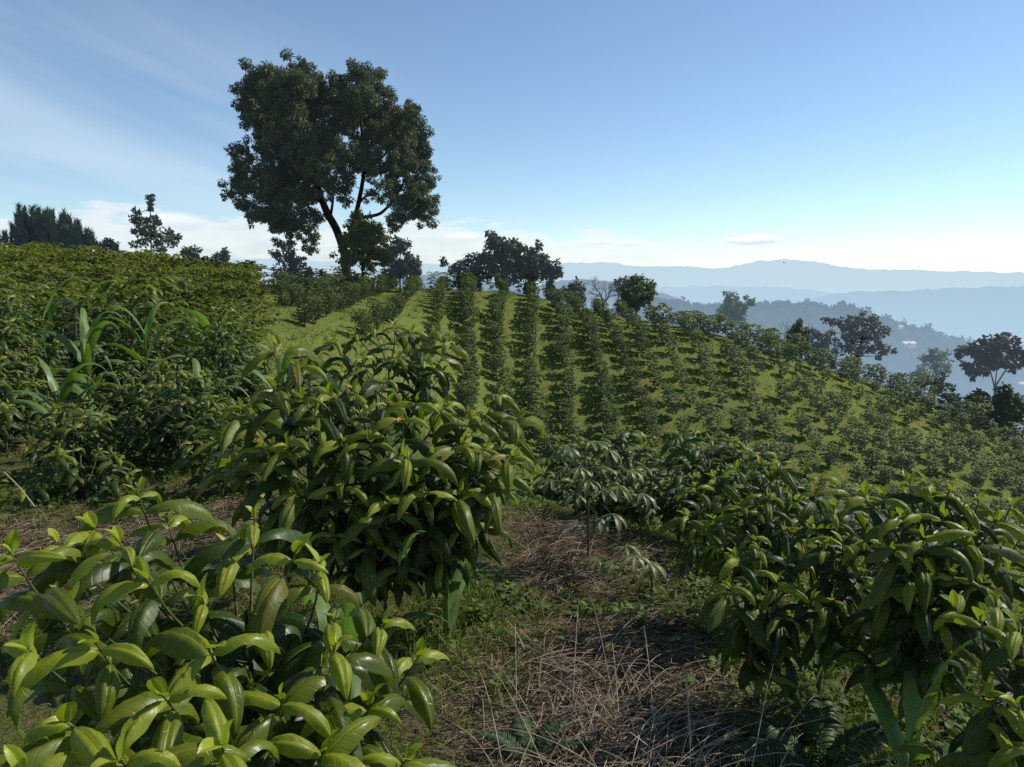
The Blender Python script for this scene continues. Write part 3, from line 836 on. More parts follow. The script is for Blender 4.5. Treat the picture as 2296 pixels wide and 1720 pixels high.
# ------------------------------------------------------------------ grass, weeds, straw
def make_grass():
    # short turf in the lanes between the rows
    mb = MB(); n = 170000
    y = R.uniform(14, 60, n); x = R.uniform(-1, 1, n) * (y * .72 + 2)
    ok = (x > left_edge(y) - .5) & (R.random(n) < .35 + .8 * vnoise(x * .9, y * .9, 21))
    x, y = x[ok], y[ok]; n = len(x)
    P = np.c_[x, y, gz(x, y) - .01]
    D = np.c_[R.normal(0, .45, n), R.normal(0, .45, n), np.ones(n)]
    blades(mb, P, D, R.uniform(.06, .17, n) * (1 + .6 * (R.random(n) < .1)), R.uniform(.012, .03, n), R.uniform(.2, 1.4, n), 2, young=R.random(n) ** 3 * .9)
    k = 1500; y = R.uniform(16, 56, k); x = R.uniform(-13, 8, k); ok = (x > left_edge(y)) & (vnoise(x * .8, y * .8, 77) > .4); x, y = x[ok], y[ok]; k = len(x); per = 12
    P = np.repeat(np.c_[x, y, gz(x, y)], per, 0) + np.c_[R.normal(0, .08, (k * per, 2)), np.zeros(k * per)]
    blades(mb, P, np.c_[R.normal(0, .6, (k * per, 2)), np.ones(k * per)], R.uniform(.12, .34, k * per), R.uniform(.015, .035, k * per), R.uniform(.3, 1.6, k * per), 3, young=R.random(k * per) * .6)
    tag(mb.build('lane_grass', M_grass), 'short olive grass in the lanes between the hillside coffee rows', 'grass', kind='stuff')
    # taller tufts and herbs on the right slope
    mb = MB(); k = 2000
    y = R.uniform(15, 58, k); x = R.uniform(4, 42, k)
    ok = (x < .7 * y + 1) & (vnoise(x * .5, y * .5, 8) > .35)
    x, y = x[ok], y[ok]; k = len(x); z = gz(x, y)
    per = 14
    P = np.repeat(np.c_[x, y, z], per, 0) + np.c_[R.normal(0, .16, (k * per, 2)), np.abs(R.normal(0, .1, k * per))]
    place(mb, T_D, P, np.c_[R.normal(0, 1, (k * per, 2)), R.uniform(0, 1.4, k * per)], np.array([0, 0, 1.]) + R.normal(0, .3, P.shape), R.uniform(.08, .22, k * per), R.random(k * per) ** 2 * .9, wid=.8)
    tag(mb.build('slope_weeds', M_weed), 'leafy weeds growing among the coffee bushes on the right slope', 'weeds', kind='stuff')
    # grass and seedlings close by
    mb = MB(); n = 150000
    r = 1.4 + 11 * R.random(n) ** 1.5; a = R.uniform(-.68, .68, n)
    x = r * np.sin(a); y = r * np.cos(a)
    pat = vnoise(x * 1.6, y * 1.6, 31) * .6 + vnoise(x * 5, y * 5, 32) * .4
    ok = R.random(n) < np.clip((pat - .30) * 3.2, 0.05, 1) * (1 - .8 * straw_mask(x, y)) + .03
    x, y = x[ok], y[ok]; n = len(x)
    P = np.c_[x, y, gz(x, y) - .01]
    D = np.c_[R.normal(0, .5, n), R.normal(0, .5, n), np.ones(n)]
    blades(mb, P, D, R.uniform(.04, .13, n), R.uniform(.003, .007, n), R.uniform(.2, 1.6, n), 3, young=R.random(n) ** 2)
    tag(mb.build('clearing_grass', M_grass), 'thin grass sprouting on the trampled path between the coffee plants', 'grass', kind='stuff')
    mb = MB(); k = 5200
    r = 1.5 + 9 * R.random(k) ** 1.3; a = R.uniform(-.68, .68, k)
    x = r * np.sin(a); y = r * np.cos(a)
    pat = vnoise(x * 1.1, y * 1.1, 41) + .55 * smooth(.7, 1.1, x) * smooth(4.5, 2.5, y)
    ok = (R.random(k) < np.clip((pat - .42) * 2.6, .02, 1)) & (R.random(k) > .85 * straw_mask(x, y))
    x, y = x[ok], y[ok]; k = len(x)
    per = 8
    P = np.repeat(np.c_[x, y, gz(x, y)], per, 0) + np.c_[R.normal(0, .03, (k * per, 2)), R.uniform(.0, .07, k * per)]
    az = R.uniform(0, 6.28, k * per)
    place(mb, T_W, P, np.c_[np.cos(az), np.sin(az), R.uniform(-.1, .9, k * per)], np.array([0, 0, 1.]) + R.normal(0, .25, P.shape), R.uniform(.02, .055, k * per), R.random(k * per) ** 2)
    tag(mb.build('ground_weeds', M_weed), 'small broad-leaved weeds carpeting the ground under the coffee plants', 'weeds', kind='stuff')


def make_straw():
    for nm, mat, n, lab, wmin, wmax in (('brown_straw', M_straw2, 15000, 'matted reddish-brown cut weeds lying on the path', .0016, .0046),
                                        ('dry_straw', M_straw, 9000, 'pale dry straw strewn over the path and clearing', .0014, .0042)):
        mb = MB()
        x = R.uniform(-3.8, 1.7, n * 3); y = R.uniform(1.5, 6.4, n * 3)
        ok = R.random(n * 3) < straw_mask(x, y) ** 1.6 * (.9 if x.size else 1)
        x, y = x[ok][:n], y[ok][:n]; k = len(x)
        az = R.normal(.25, .9, k) + (R.random(k) < .3) * R.uniform(0, 3, k)
        D = np.c_[np.cos(az), np.sin(az), R.uniform(-.05, .22, k)]
        P = np.c_[x, y, gz(x, y) + R.uniform(.0, .06, k) * straw_mask(x, y)]
        blades(mb, P, D, R.uniform(.08, .42, k) * R.uniform(.5, 1, k), R.uniform(wmin, wmax, k), R.uniform(.2, .8, k), 4, keep=.4)
        x = R.uniform(-3.8, 1.7, n * 4); y = R.uniform(1.5, 6.8, n * 4); ok = R.random(n * 4) < straw_mask(x, y) ** 1.2 * .9 + .02; x, y = x[ok][:n], y[ok][:n]; k = len(x)
        az = R.uniform(0, 6.28, k)
        blades(mb, np.c_[x, y, gz(x, y) + R.uniform(0, .02, k)], np.c_[np.cos(az), np.sin(az), R.uniform(-.1, .3, k)], R.uniform(.02, .11, k), R.uniform(wmin, wmax * 1.3, k), R.uniform(.2, .8, k), 2, keep=.6)
        tag(mb.build(nm, mat), lab, 'straw', kind='stuff')
    # upright pale stalks fanning out of the straw
    mb = MB(); n = 170
    x = R.normal(.42, .2, n); y = R.normal(2.35, .3, n)
    D = np.c_[R.normal(.45, .55, n), R.normal(.25, .4, n), R.uniform(.05, .45, n)]
    P = np.c_[x, y, gz(x, y)]
    for p, d in zip(P, nz(D)):
        l = R.uniform(.18, .55); e = p + d * l; e[2] = max(e[2] - R.uniform(.0, .16), p[2] + .01)
        c = p + d * l * .6 + np.array([0, 0, .06])
        tube(mb, bez(p, c, e, 7), np.linspace(.0021, .0009, 7), 4)
    tag(mb.build('pale_stalks', M_stalk), 'long pale dry grass stalks fanning up from the straw heap', 'dry stalks', kind='stuff')


make_grass()
make_straw()

mb = MB(); p = at(8, 1020, 5.0); q = at(75, 1095, 4.4); tube(mb, bez(p, (p + q) / 2 + np.array([0, 0, .03]), q, 8), .0045, 6)
mb.v = [v for v in mb.v]
tag(mb.build('dry_stick', M_stalk), 'thin pale dry stick leaning over the clearing at the far left', 'stick')


# ------------------------------------------------------------------ maize
def maize(label, x, y, h, n, seed, L=.6, W=.075, lean=0.):
    rr = np.random.default_rng(seed)
    z0 = float(gz(x, y)) - .02; base = np.array([x, y, z0])
    t = thing('maize_plant', label, 'maize plant', base, 'maize plants')
    st = MB()
    top = base + np.array([lean * h, 0, h * .62])
    path = bez(base, (base + top) / 2, top, 8)
    tube(st, path, np.linspace(.016, .009, 8), 7)
    st.build('stalk', M_maize, t, off=base)
    a0 = rr.uniform(0, 3.14)
    for i in range(n):
        f = (i + 1) / n
        k = f * 7; i0 = min(6, int(k)); p = path[i0] + (path[i0 + 1] - path[i0]) * (k - i0)
        az = a0 + (i % 2) * math.pi + rr.normal(0, .4)
        el = .55 + .6 * f + rr.normal(0, .12)
        l = L * (.75 + .45 * math.sin(math.pi * min(1, f * .9))) * rr.uniform(.85, 1.1); nn = 16
        d = np.array([math.cos(az) * math.cos(el), math.sin(az) * math.cos(el), math.sin(el)])
        pts = [p]; cur = d; dr = rr.uniform(3.2, 5.2) * (1.1 - .45 * f)
        for s in range(nn):
            pts.append(pts[-1] + cur * l / nn)
            cur = cur + np.array([0, 0, -1]) * dr / nn * (s / nn) * 1.7; cur = cur / np.linalg.norm(cur)
        pts = np.array(pts); tt = np.linspace(0, 1, nn + 1)
        tg = nz(np.gradient(pts, axis=0)); sd = nz(np.array([-math.sin(az), math.cos(az), 0]) + rr.normal(0, .1, 3))
        tw = rr.uniform(-.9, .9) * tt
        nr = nz(np.cross(sd, tg)); S = np.cos(tw)[:, None] * sd + np.sin(tw)[:, None] * nr; nr = np.cross(S, tg)
        w = W * .5 * np.minimum(1, .45 + tt * 3) * (1 - tt ** 2.4) + .001
        wav = .35 * np.sin(tt * 17 + rr.uniform(0, 6)) * tt * (1 - tt) * 2
        rows_ = []
        for s in (-1, -.5, 0, .5, 1):
            rows_.append(pts + S * (w * s)[:, None] + nr * (w * (-.35 * (1 - abs(s)) + wav * s * abs(s)))[:, None])
        V = np.stack(rows_, 1)
        ii = np.arange(nn)[:, None] * 5 + np.arange(4)[None]
        F = np.stack([ii, ii + 1, ii + 6, ii + 5], -1).reshape(-1, 4)
        leaf = np.zeros((nn + 1, 5, 3)); leaf[..., 0] = np.linspace(-1, 1, 5)[None]; leaf[..., 1] = tt[:, None]; leaf[..., 2] = rr.random()
        lb = MB(); lb.add(V, F, leaf, np.full((nn + 1) * 5, .15 + .5 * (f > .8)))
        lb.build('leaf', M_maize, t, off=base)


maize('pale broad-leaved maize plant with thick stalk, closest to the low seedling', -4.0, 6.7, 1.0, 9, 3, .6, .09)
maize('tall maize plant with arching blue-green leaves behind the pale one', -4.45, 8.0, 1.5, 10, 5, .72, .10)
maize('maize plant with upright bright green leaves, third along the thicket edge', -4.45, 9.3, 1.55, 10, 8, .72, .10)
maize('maize plant with narrow upright leaves beside the dark rounded coffee plant', -3.6, 9.3, 1.6, 10, 11, .9, .12)
maize('small maize plant showing above the left shoulder of the central plant', -2.1, 7.0, 1.25, 8, 14, .65, .09)
maize('maize plant with curling leaves between the dark plant and the central one', -2.75, 6.7, .9, 7, 17, .6, .09)
maize('maize plant growing inside the right half of the central coffee plant', -.30, 3.35, .85, 9, 20, .6, .07)
maize('young maize with ribbed blade behind the closest coffee plant', -.50, 2.15, .78, 6, 23, .42, .08)
maize('maize shoot with long arching blades at the foot of the lime-topped plant', 1.24, 2.2, .5, 6, 26, .6, .06)
maize('maize plant at the left edge with leaves bending over the coffee', -5.5, 9.0, 1.6, 9, 29, .85, .11)


# ------------------------------------------------------------------ cassava
def cassava(label, x, y, h, leaves, seed):
    rr = np.random.default_rng(seed)
    base = np.array([x, y, float(gz(x, y)) - .02])
    t = thing('cassava_plant', label, 'cassava plant', base)
    st = MB(); top = base + np.array([-.03, 0, h])
    path = bez(base, base + np.array([.02, 0, h * .5]), top, 8); tube(st, path, np.linspace(.008, .004, 8), 6)
    hubs = np.array(leaves, float); hubs = at(hubs[:, 0], hubs[:, 1], hubs[:, 2])
    for hub in hubs:
        k = np.clip((hub[2] - base[2] + .03) / h, .3, 1) * 7; i0 = min(6, int(k)); p = path[i0] + (path[i0 + 1] - path[i0]) * (k - i0)
        tube(st, bez(p, (p + hub) / 2 + np.array([0, 0, .03]), hub, 6), .0025, 4)
        lb = MB()
        out = hub - p; out[2] = 0; out = nz(out + 1e-3)
        sd = np.array([-out[1], out[0], 0])
        n = 7
        an = np.linspace(-1.9, 1.9, n)
        D = np.cos(an)[:, None] * out + np.sin(an)[:, None] * sd; D[:, 2] -= rr.uniform(.15, .5)
        place(lb, T_CS, np.repeat(hub[None], n, 0), D, np.array([0, 0, 1.]) + rr.normal(0, .1, (n, 3)), .135 * (1 - .28 * np.abs(an) / 1.9) * rr.uniform(.9, 1.1), rr.uniform(0, .5) if hub[2] < top[2] - .05 else .8)
        lb.build('leaf', M_cassava, t, off=base)
    st.build('stem', M_wood, t, off=base)


T_CS = [leaf_tpl(10, 4, b, rise=.3, hw=.105, fold=.3, puff=.15, wave=.08, seed=70 + i, p0=1.3, tip=.55) for i, b in enumerate((.8, 1.2, 1.5))]
cassava('cassava plant with pale finger-like drooping leaves beside the path', .46, 4.5, .62,
        [(1225, 965, 4.4), (1275, 955, 4.5), (1310, 970, 4.45), (1335, 1050, 4.2), (1320, 1110, 4.2), (1190, 1035, 4.4), (1385, 1065, 4.3), (1250, 1010, 4.3), (1240, 1065, 4.3), (1350, 1180, 4.3), (1300, 1010, 4.5), (1180, 990, 4.7), (1290, 1120, 4.3), (1265, 1035, 4.35), (1225, 1010, 4.5), (1360, 1015, 4.5), (1300, 1060, 4.4), (1250, 1130, 4.5)], 4)
cassava('lower cassava sprout with dark fingered leaves at the path edge', .74, 3.9, .2, [(1370, 1200, 3.8), (1330, 1215, 3.8), (1400, 1215, 3.9), (1290, 1205, 3.9)], 6)


# ------------------------------------------------------------------ ferns
def fern(label, x, y, fronds, L, seed, lift=.12):
    rr = np.random.default_rng(seed)
    base = np.array([x, y, float(gz(x, y))])
    t = thing('fern', label, 'fern', base, 'ferns on the ground')
    for az in fronds:
        lb = MB(); l = L * rr.uniform(.85, 1.1)
        d = np.array([math.cos(az), math.sin(az), 0])
        path = bez(base, base + d * l * .5 + np.array([0, 0, lift * 1.8]), base + d * l + np.array([0, 0, lift * .6]), 44)
        tube(lb, path, np.linspace(.002, .0006, 44), 4)
        tt = np.linspace(.12, 1, 44); sd = np.array([-d[1], d[0], 0])
        for sg in (1, -1):
            P = path; ln = L * .24 * np.sin(np.pi * np.clip(tt, 0, 1) ** .8) + .004
            D = sd * sg + d * .45 + rr.normal(0, .05, (44, 3)); D[:, 2] -= .15
            place(lb, T_B, P, D, np.tile([0, 0, 1.], (44, 1)), ln, rr.random(44) * .4, wid=.45)
        lb.build('frond', M_fern, t, off=base)


fern('green fern frond on the ground under the right-hand clump', 1.02, 2.35, (2.5, 3.3, .3, 1.2), .36, 1)
fern('pale fern at the bottom border right of the straw', 1.12, 2.05, (.2, 1.0, 2.9, 2.1), .34, 2, .05)
fern('tiny yellow-green fern at the bottom border beside the straw', .02, 1.95, (.4, 1.5, 2.5, 3.6), .16, 3, .09)
fern('feathery fern between the closest coffee plant and the straw', .06, 2.35, (.1, .9, 1.8, 2.7), .22, 4, .06)


# ------------------------------------------------------------------ trees
def tree(name, label, Y, clusters, trunks, mat, bark, leafL=.28, dens=1., gap=.0, depth=.8, drop=.35, group=None, up=0., sub=1., wid=1., young=.25):
    """clusters (dx,dy,r): leaf masses as surveyed at distance Y; trunks: polylines of (dx,dy,width)"""
    C = np.array(clusters, float)
    if name in ('shrub_tree', 'bushy_tree'):      # undergrowth that ties the crown to the ground
        b0 = np.array(trunks[0][0][:2], float); m0 = C[:, :2].mean(0); r0 = C[:, 2].mean()
        ex = [(b0[0] + (m0[0] - b0[0]) * f + R.normal(0, r0 * 1.1), b0[1] + (m0[1] - b0[1]) * f, r0 * R.uniform(.6, .95)) for f in (.05, .15, .2, .35, .45, .6, .75)]
        C = np.r_[C, np.array(ex)]
    ctr = at(C[:, 0], C[:, 1], Y)
    rad = size(C[:, 2], Y)
    span = (ctr[:, 0].max() - ctr[:, 0].min()) / 2 + 1e-3
    mid = (ctr[:, 0].max() + ctr[:, 0].min()) / 2
    room = np.sqrt(np.clip(1 - ((ctr[:, 0] - mid) / (span * 1.15)) ** 2, .05, 1)) * span * depth
    dy = R.uniform(-1, .6, len(C)) * room
    ctr = ctr + np.c_[ctr[:, 0] / Y * dy, dy, (ctr[:, 2] - EYE[2]) / Y * dy]
    tr0 = np.array(trunks[0], float)
    b = at(tr0[0, 0], tr0[0, 1], Y)
    g = float(gz(b[0], b[1])); base = np.array([b[0], b[1], min(b[2], g) - .1])
    t = thing(name, label, 'tree', base, group)
    tb = MB()
    for i, pl in enumerate(trunks):
        pl = np.array(pl, float); w = at(pl[:, 0], pl[:, 1], Y)
        if len(pl[0]) > 3: w[:, 1] += pl[:, 3]
        if i == 0: w = np.r_[[base], w]; rr_ = np.r_[pl[0, 2] * 1.15, pl[:, 2]]
        else: rr_ = pl[:, 2]
        k = np.linspace(0, len(w) - 1, 4 * len(w)); j = np.arange(len(w))
        q = np.stack([np.interp(k, j, w[:, a]) for a in range(3)], 1)
        if len(q) > 6:
            q[1:-1] = (q[:-2] + q[1:-1] * 2 + q[2:]) / 4; q[1:-1] = (q[:-2] + q[1:-1] * 2 + q[2:]) / 4
        tube(tb, q, size(np.interp(k, j, rr_) / 2, Y), 8)
    # twigs from the nearest trunk point to each leaf mass
    skel = np.concatenate([at(np.array(p, float)[:, 0], np.array(p, float)[:, 1], Y) for p in trunks])
    for c, r in zip(ctr, rad):
        low = skel[skel[:, 2] < c[2] + .2] if (skel[:, 2] < c[2] + .2).any() else skel
        s = low[np.argmin(np.linalg.norm(low - c, axis=1))]
        if np.linalg.norm(s - c) < 3.3 * size(60, Y) / 3: tube(tb, bez(s, (s + c) / 2 + np.array([0, 0, .25 * r]) + R.normal(0, .12 * r, 3), c, 6), np.linspace(.045, .012, 6) * (leafL / .28), 4)
    tb.build('trunk', bark, t, off=base)
    cb = MB()
    for c, r in zip(ctr, rad):
        ns = max(6, int(15 * sub * (r / .9) ** 1.2))
        u = nz(R.normal(size=(ns, 3))); sc_ = c + u * (r * (.3 + .62 * R.random((ns, 1)) ** .5 + .42 * (R.random((ns, 1)) < .18)))
        if drop: sc_[:, 2] -= 0
        sr = r * R.uniform(.18, .42, ns)
        for s, q in zip(sc_, sr):
            n = int(dens * 95 * (q / .35) ** 2 * (.28 / leafL) ** 2) + 6
            v = nz(R.normal(size=(n, 3))); rr2 = R.random((n, 1)) ** .45
            P = s + v * q * rr2 * np.array([1, 1, .85])
            D = v * .8 + R.normal(0, .5, (n, 3)); D[:, 2] += -drop + up
            yv = np.clip(young * (.3 + .7 * v[:, 2]) + R.normal(0, .1, n), 0, 1)
            place(cb, T_D, P, D, np.array([0, 0, 1.]) + R.normal(0, .5, (n, 3)), leafL * R.uniform(.7, 1.25, n), yv, wid=wid)
    cb.build('crown', mat, t, off=base)
    return t


def zc(pts, ox, oy, s):   # survey notes taken on an enlarged print
    return [((ox + x / s) / 1.038, (oy + y / s) / 1.038, r / s / 1.038) for x, y, r in pts]


BIG = zc([(430, 270, 130), (350, 300, 80), (600, 260, 130), (705, 190, 80), (690, 130, 40), (560, 420, 150), (400, 420, 110), (290, 440, 60), (245, 410, 36), (760, 360, 130), (850, 300, 90), (1090, 270, 130), (1090, 185, 40), (1200, 340, 110), (1000, 330, 100),
          (1100, 450, 120), (1230, 430, 90), (1410, 490, 90), (1440, 430, 50), (1460, 620, 120), (1350, 610, 120), (1430, 760, 140), (1290, 750, 110), (1500, 930, 100), (1590, 910, 45), (1570, 1120, 90), (1530, 1210, 50), (1440, 1080, 110), (1330, 1190, 80),
          (1260, 1080, 60), (1150, 690, 90), (1080, 720, 70), (1010, 960, 75), (1000, 1040, 55), (1000, 600, 60), (280, 740, 85), (215, 720, 40), (330, 900, 110), (230, 1000, 70), (180, 1030, 40), (420, 1080, 130), (340, 1200, 55), (560, 1060, 110), (640, 900, 130),
          (490, 690, 130), (670, 640, 120), (800, 720, 120), (590, 560, 130), (820, 850, 80), (560, 1260, 75), (540, 1340, 45), (640, 1340, 65), (760, 1330, 70), (750, 1400, 45), (640, 1190, 110), (760, 1190, 80), (520, 930, 90), (900, 450, 90), (960, 720, 60),
          (1350, 900, 90), (1520, 780, 55), (1230, 620, 90), (720, 1040, 80), (900, 560, 90), (860, 640, 90), (880, 760, 80), (1180, 820, 90), (1150, 900, 60), (1000, 460, 90), (700, 480, 120), (520, 800, 110), (450, 560, 120), (370, 560, 80), (700, 760, 110), (1300, 500, 90), (1380, 1000, 90), (1480, 1000, 80), (1250, 960, 50), (1200, 560, 90), (480, 330, 100), (930, 250, 60), (1380, 700, 100), (1090, 560, 60), (960, 880, 50), (600, 980, 110), (450, 990, 90), (260, 870, 80), (1100, 380, 110), (600, 370, 120), (310, 1120, 50), (1500, 1080, 70), (960, 800, 60), (930, 980, 50), (1030, 850, 60), (860, 980, 70), (1130, 780, 80), (1180, 1010, 60), (920, 340, 90), (980, 540, 70), (800, 560, 110), (740, 860, 90), (840, 940, 60), (760, 1000, 70), (690, 560, 90), (1110, 640, 70), (1140, 800, 60), (1290, 900, 70), (900, 860, 45), (1010, 700, 70)], 450, 100, 3.068)
BIGT = [zc(p, 450, 100, 3.068) for p in (
    [(1000, 1480, 60), (975, 1380, 56), (930, 1260, 52), (870, 1160, 50), (830, 1060, 44), (800, 950, 34), (770, 820, 24), (740, 600, 16), (700, 350, 10)],
    [(985, 1400, 36), (1050, 1260, 34), (1075, 1140, 32), (1105, 1000, 28), (1125, 860, 22), (1110, 650, 16), (1095, 420, 10)],
    [(1062, 1200, 26), (1150, 1185, 24), (1240, 1165, 22), (1320, 1080, 16), (1400, 950, 12), (1440, 750, 8)],
    [(840, 1090, 26), (700, 1000, 20), (560, 1020, 16), (440, 930, 14), (380, 850, 9), (300, 760, 6)],
    [(895, 1170, 20), (912, 1060, 16), (900, 940, 13), (860, 760, 9)],
    [(1085, 1100, 16), (1130, 1040, 14), (1210, 1035, 9)],
    [(820, 1000, 24), (680, 850, 18), (560, 640, 12), (450, 400, 8)],
    [(1115, 900, 18), (1250, 780, 14), (1360, 620, 9)])]
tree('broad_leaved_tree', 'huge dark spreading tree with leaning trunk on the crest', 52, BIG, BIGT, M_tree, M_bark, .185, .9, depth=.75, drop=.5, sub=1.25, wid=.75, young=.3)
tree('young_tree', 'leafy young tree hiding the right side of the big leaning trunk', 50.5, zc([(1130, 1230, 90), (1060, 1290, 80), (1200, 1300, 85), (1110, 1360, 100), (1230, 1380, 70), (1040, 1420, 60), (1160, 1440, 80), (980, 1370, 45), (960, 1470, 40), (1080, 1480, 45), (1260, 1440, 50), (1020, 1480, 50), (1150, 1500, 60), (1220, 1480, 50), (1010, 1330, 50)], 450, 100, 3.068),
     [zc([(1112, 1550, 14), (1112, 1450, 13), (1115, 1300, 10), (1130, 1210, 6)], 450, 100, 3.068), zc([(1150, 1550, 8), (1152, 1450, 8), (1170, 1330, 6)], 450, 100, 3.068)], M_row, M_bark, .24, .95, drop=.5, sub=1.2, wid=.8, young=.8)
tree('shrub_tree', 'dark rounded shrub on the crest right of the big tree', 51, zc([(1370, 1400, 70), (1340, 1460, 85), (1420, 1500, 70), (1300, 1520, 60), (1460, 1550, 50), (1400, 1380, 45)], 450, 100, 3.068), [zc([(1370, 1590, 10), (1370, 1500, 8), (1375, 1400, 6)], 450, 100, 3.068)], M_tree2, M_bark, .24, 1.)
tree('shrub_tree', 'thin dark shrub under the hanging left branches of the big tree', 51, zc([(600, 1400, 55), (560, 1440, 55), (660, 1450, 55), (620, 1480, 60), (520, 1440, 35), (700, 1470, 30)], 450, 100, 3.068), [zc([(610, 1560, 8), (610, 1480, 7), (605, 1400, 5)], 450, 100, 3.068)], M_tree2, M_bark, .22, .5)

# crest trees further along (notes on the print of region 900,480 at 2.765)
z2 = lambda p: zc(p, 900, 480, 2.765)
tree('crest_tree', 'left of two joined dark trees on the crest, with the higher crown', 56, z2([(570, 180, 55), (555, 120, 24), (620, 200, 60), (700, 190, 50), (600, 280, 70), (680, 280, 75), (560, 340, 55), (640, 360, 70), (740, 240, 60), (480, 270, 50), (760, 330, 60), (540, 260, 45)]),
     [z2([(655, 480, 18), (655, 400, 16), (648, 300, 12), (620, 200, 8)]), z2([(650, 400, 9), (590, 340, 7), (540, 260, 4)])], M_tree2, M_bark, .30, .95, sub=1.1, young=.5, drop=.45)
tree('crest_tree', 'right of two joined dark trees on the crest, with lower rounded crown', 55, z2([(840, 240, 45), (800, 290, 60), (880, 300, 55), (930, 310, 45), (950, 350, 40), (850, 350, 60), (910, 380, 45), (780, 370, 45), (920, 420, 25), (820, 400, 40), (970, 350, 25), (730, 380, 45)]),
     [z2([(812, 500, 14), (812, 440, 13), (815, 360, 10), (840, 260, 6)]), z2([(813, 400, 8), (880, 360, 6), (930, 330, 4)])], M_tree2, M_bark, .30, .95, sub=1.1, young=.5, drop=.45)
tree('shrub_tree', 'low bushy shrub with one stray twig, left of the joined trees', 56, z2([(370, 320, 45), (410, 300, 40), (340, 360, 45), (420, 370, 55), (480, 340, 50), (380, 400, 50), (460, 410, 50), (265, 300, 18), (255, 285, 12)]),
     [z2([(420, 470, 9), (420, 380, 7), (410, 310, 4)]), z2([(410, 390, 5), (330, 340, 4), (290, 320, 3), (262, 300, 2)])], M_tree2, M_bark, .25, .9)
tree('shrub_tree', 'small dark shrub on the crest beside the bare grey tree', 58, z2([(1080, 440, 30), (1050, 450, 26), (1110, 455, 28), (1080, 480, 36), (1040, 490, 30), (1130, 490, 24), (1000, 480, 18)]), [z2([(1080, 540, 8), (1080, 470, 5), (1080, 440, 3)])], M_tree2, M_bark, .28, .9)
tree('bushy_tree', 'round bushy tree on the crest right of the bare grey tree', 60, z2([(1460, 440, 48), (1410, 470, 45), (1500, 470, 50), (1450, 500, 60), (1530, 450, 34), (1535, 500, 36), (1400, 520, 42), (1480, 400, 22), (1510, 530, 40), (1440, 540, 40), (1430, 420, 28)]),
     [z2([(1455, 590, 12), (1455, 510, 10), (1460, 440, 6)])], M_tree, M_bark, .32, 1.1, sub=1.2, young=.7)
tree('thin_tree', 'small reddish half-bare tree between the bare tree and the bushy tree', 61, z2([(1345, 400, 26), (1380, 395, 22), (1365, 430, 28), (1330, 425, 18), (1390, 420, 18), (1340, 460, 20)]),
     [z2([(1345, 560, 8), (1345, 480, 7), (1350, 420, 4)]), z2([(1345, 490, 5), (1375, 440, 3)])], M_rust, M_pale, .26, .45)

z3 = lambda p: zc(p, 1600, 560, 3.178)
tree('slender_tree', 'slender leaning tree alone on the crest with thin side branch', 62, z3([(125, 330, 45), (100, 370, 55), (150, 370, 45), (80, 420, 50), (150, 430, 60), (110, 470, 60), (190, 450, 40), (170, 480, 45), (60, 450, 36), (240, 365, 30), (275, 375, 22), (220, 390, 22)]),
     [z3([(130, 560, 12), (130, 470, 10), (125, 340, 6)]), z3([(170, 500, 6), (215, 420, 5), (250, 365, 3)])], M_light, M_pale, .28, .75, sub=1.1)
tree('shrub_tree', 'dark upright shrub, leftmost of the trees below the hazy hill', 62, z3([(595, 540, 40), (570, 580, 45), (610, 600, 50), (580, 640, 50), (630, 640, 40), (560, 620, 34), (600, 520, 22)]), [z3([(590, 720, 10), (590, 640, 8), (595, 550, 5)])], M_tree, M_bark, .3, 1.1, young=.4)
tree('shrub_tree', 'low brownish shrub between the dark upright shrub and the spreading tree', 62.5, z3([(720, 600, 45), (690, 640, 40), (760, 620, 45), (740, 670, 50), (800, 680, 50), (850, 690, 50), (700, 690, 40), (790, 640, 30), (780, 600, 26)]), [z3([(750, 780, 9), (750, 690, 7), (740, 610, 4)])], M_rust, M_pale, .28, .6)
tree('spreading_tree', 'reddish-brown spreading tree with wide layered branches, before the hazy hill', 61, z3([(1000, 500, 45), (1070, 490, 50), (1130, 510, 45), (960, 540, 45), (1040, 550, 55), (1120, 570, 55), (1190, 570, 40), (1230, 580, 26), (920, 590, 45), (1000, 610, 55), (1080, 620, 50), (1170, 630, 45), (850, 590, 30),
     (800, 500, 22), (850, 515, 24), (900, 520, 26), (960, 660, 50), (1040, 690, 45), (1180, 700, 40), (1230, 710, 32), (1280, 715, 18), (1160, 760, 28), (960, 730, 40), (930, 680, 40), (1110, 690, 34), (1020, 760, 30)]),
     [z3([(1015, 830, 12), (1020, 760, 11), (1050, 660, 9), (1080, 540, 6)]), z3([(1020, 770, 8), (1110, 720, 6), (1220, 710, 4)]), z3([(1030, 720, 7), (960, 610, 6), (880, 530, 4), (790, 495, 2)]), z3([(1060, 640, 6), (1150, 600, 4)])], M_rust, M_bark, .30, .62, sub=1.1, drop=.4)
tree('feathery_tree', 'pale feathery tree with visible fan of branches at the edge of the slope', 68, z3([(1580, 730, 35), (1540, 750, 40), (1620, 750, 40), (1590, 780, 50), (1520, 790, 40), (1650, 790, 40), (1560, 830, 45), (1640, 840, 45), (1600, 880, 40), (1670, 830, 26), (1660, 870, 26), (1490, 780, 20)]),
     [z3([(1580, 1000, 9), (1582, 920, 8), (1590, 830, 6), (1595, 740, 3)]), z3([(1583, 920, 6), (1540, 840, 4), (1520, 770, 2)]), z3([(1586, 900, 6), (1640, 820, 4), (1650, 770, 2)])], M_light, M_pale, .24, .42, sub=1.1)
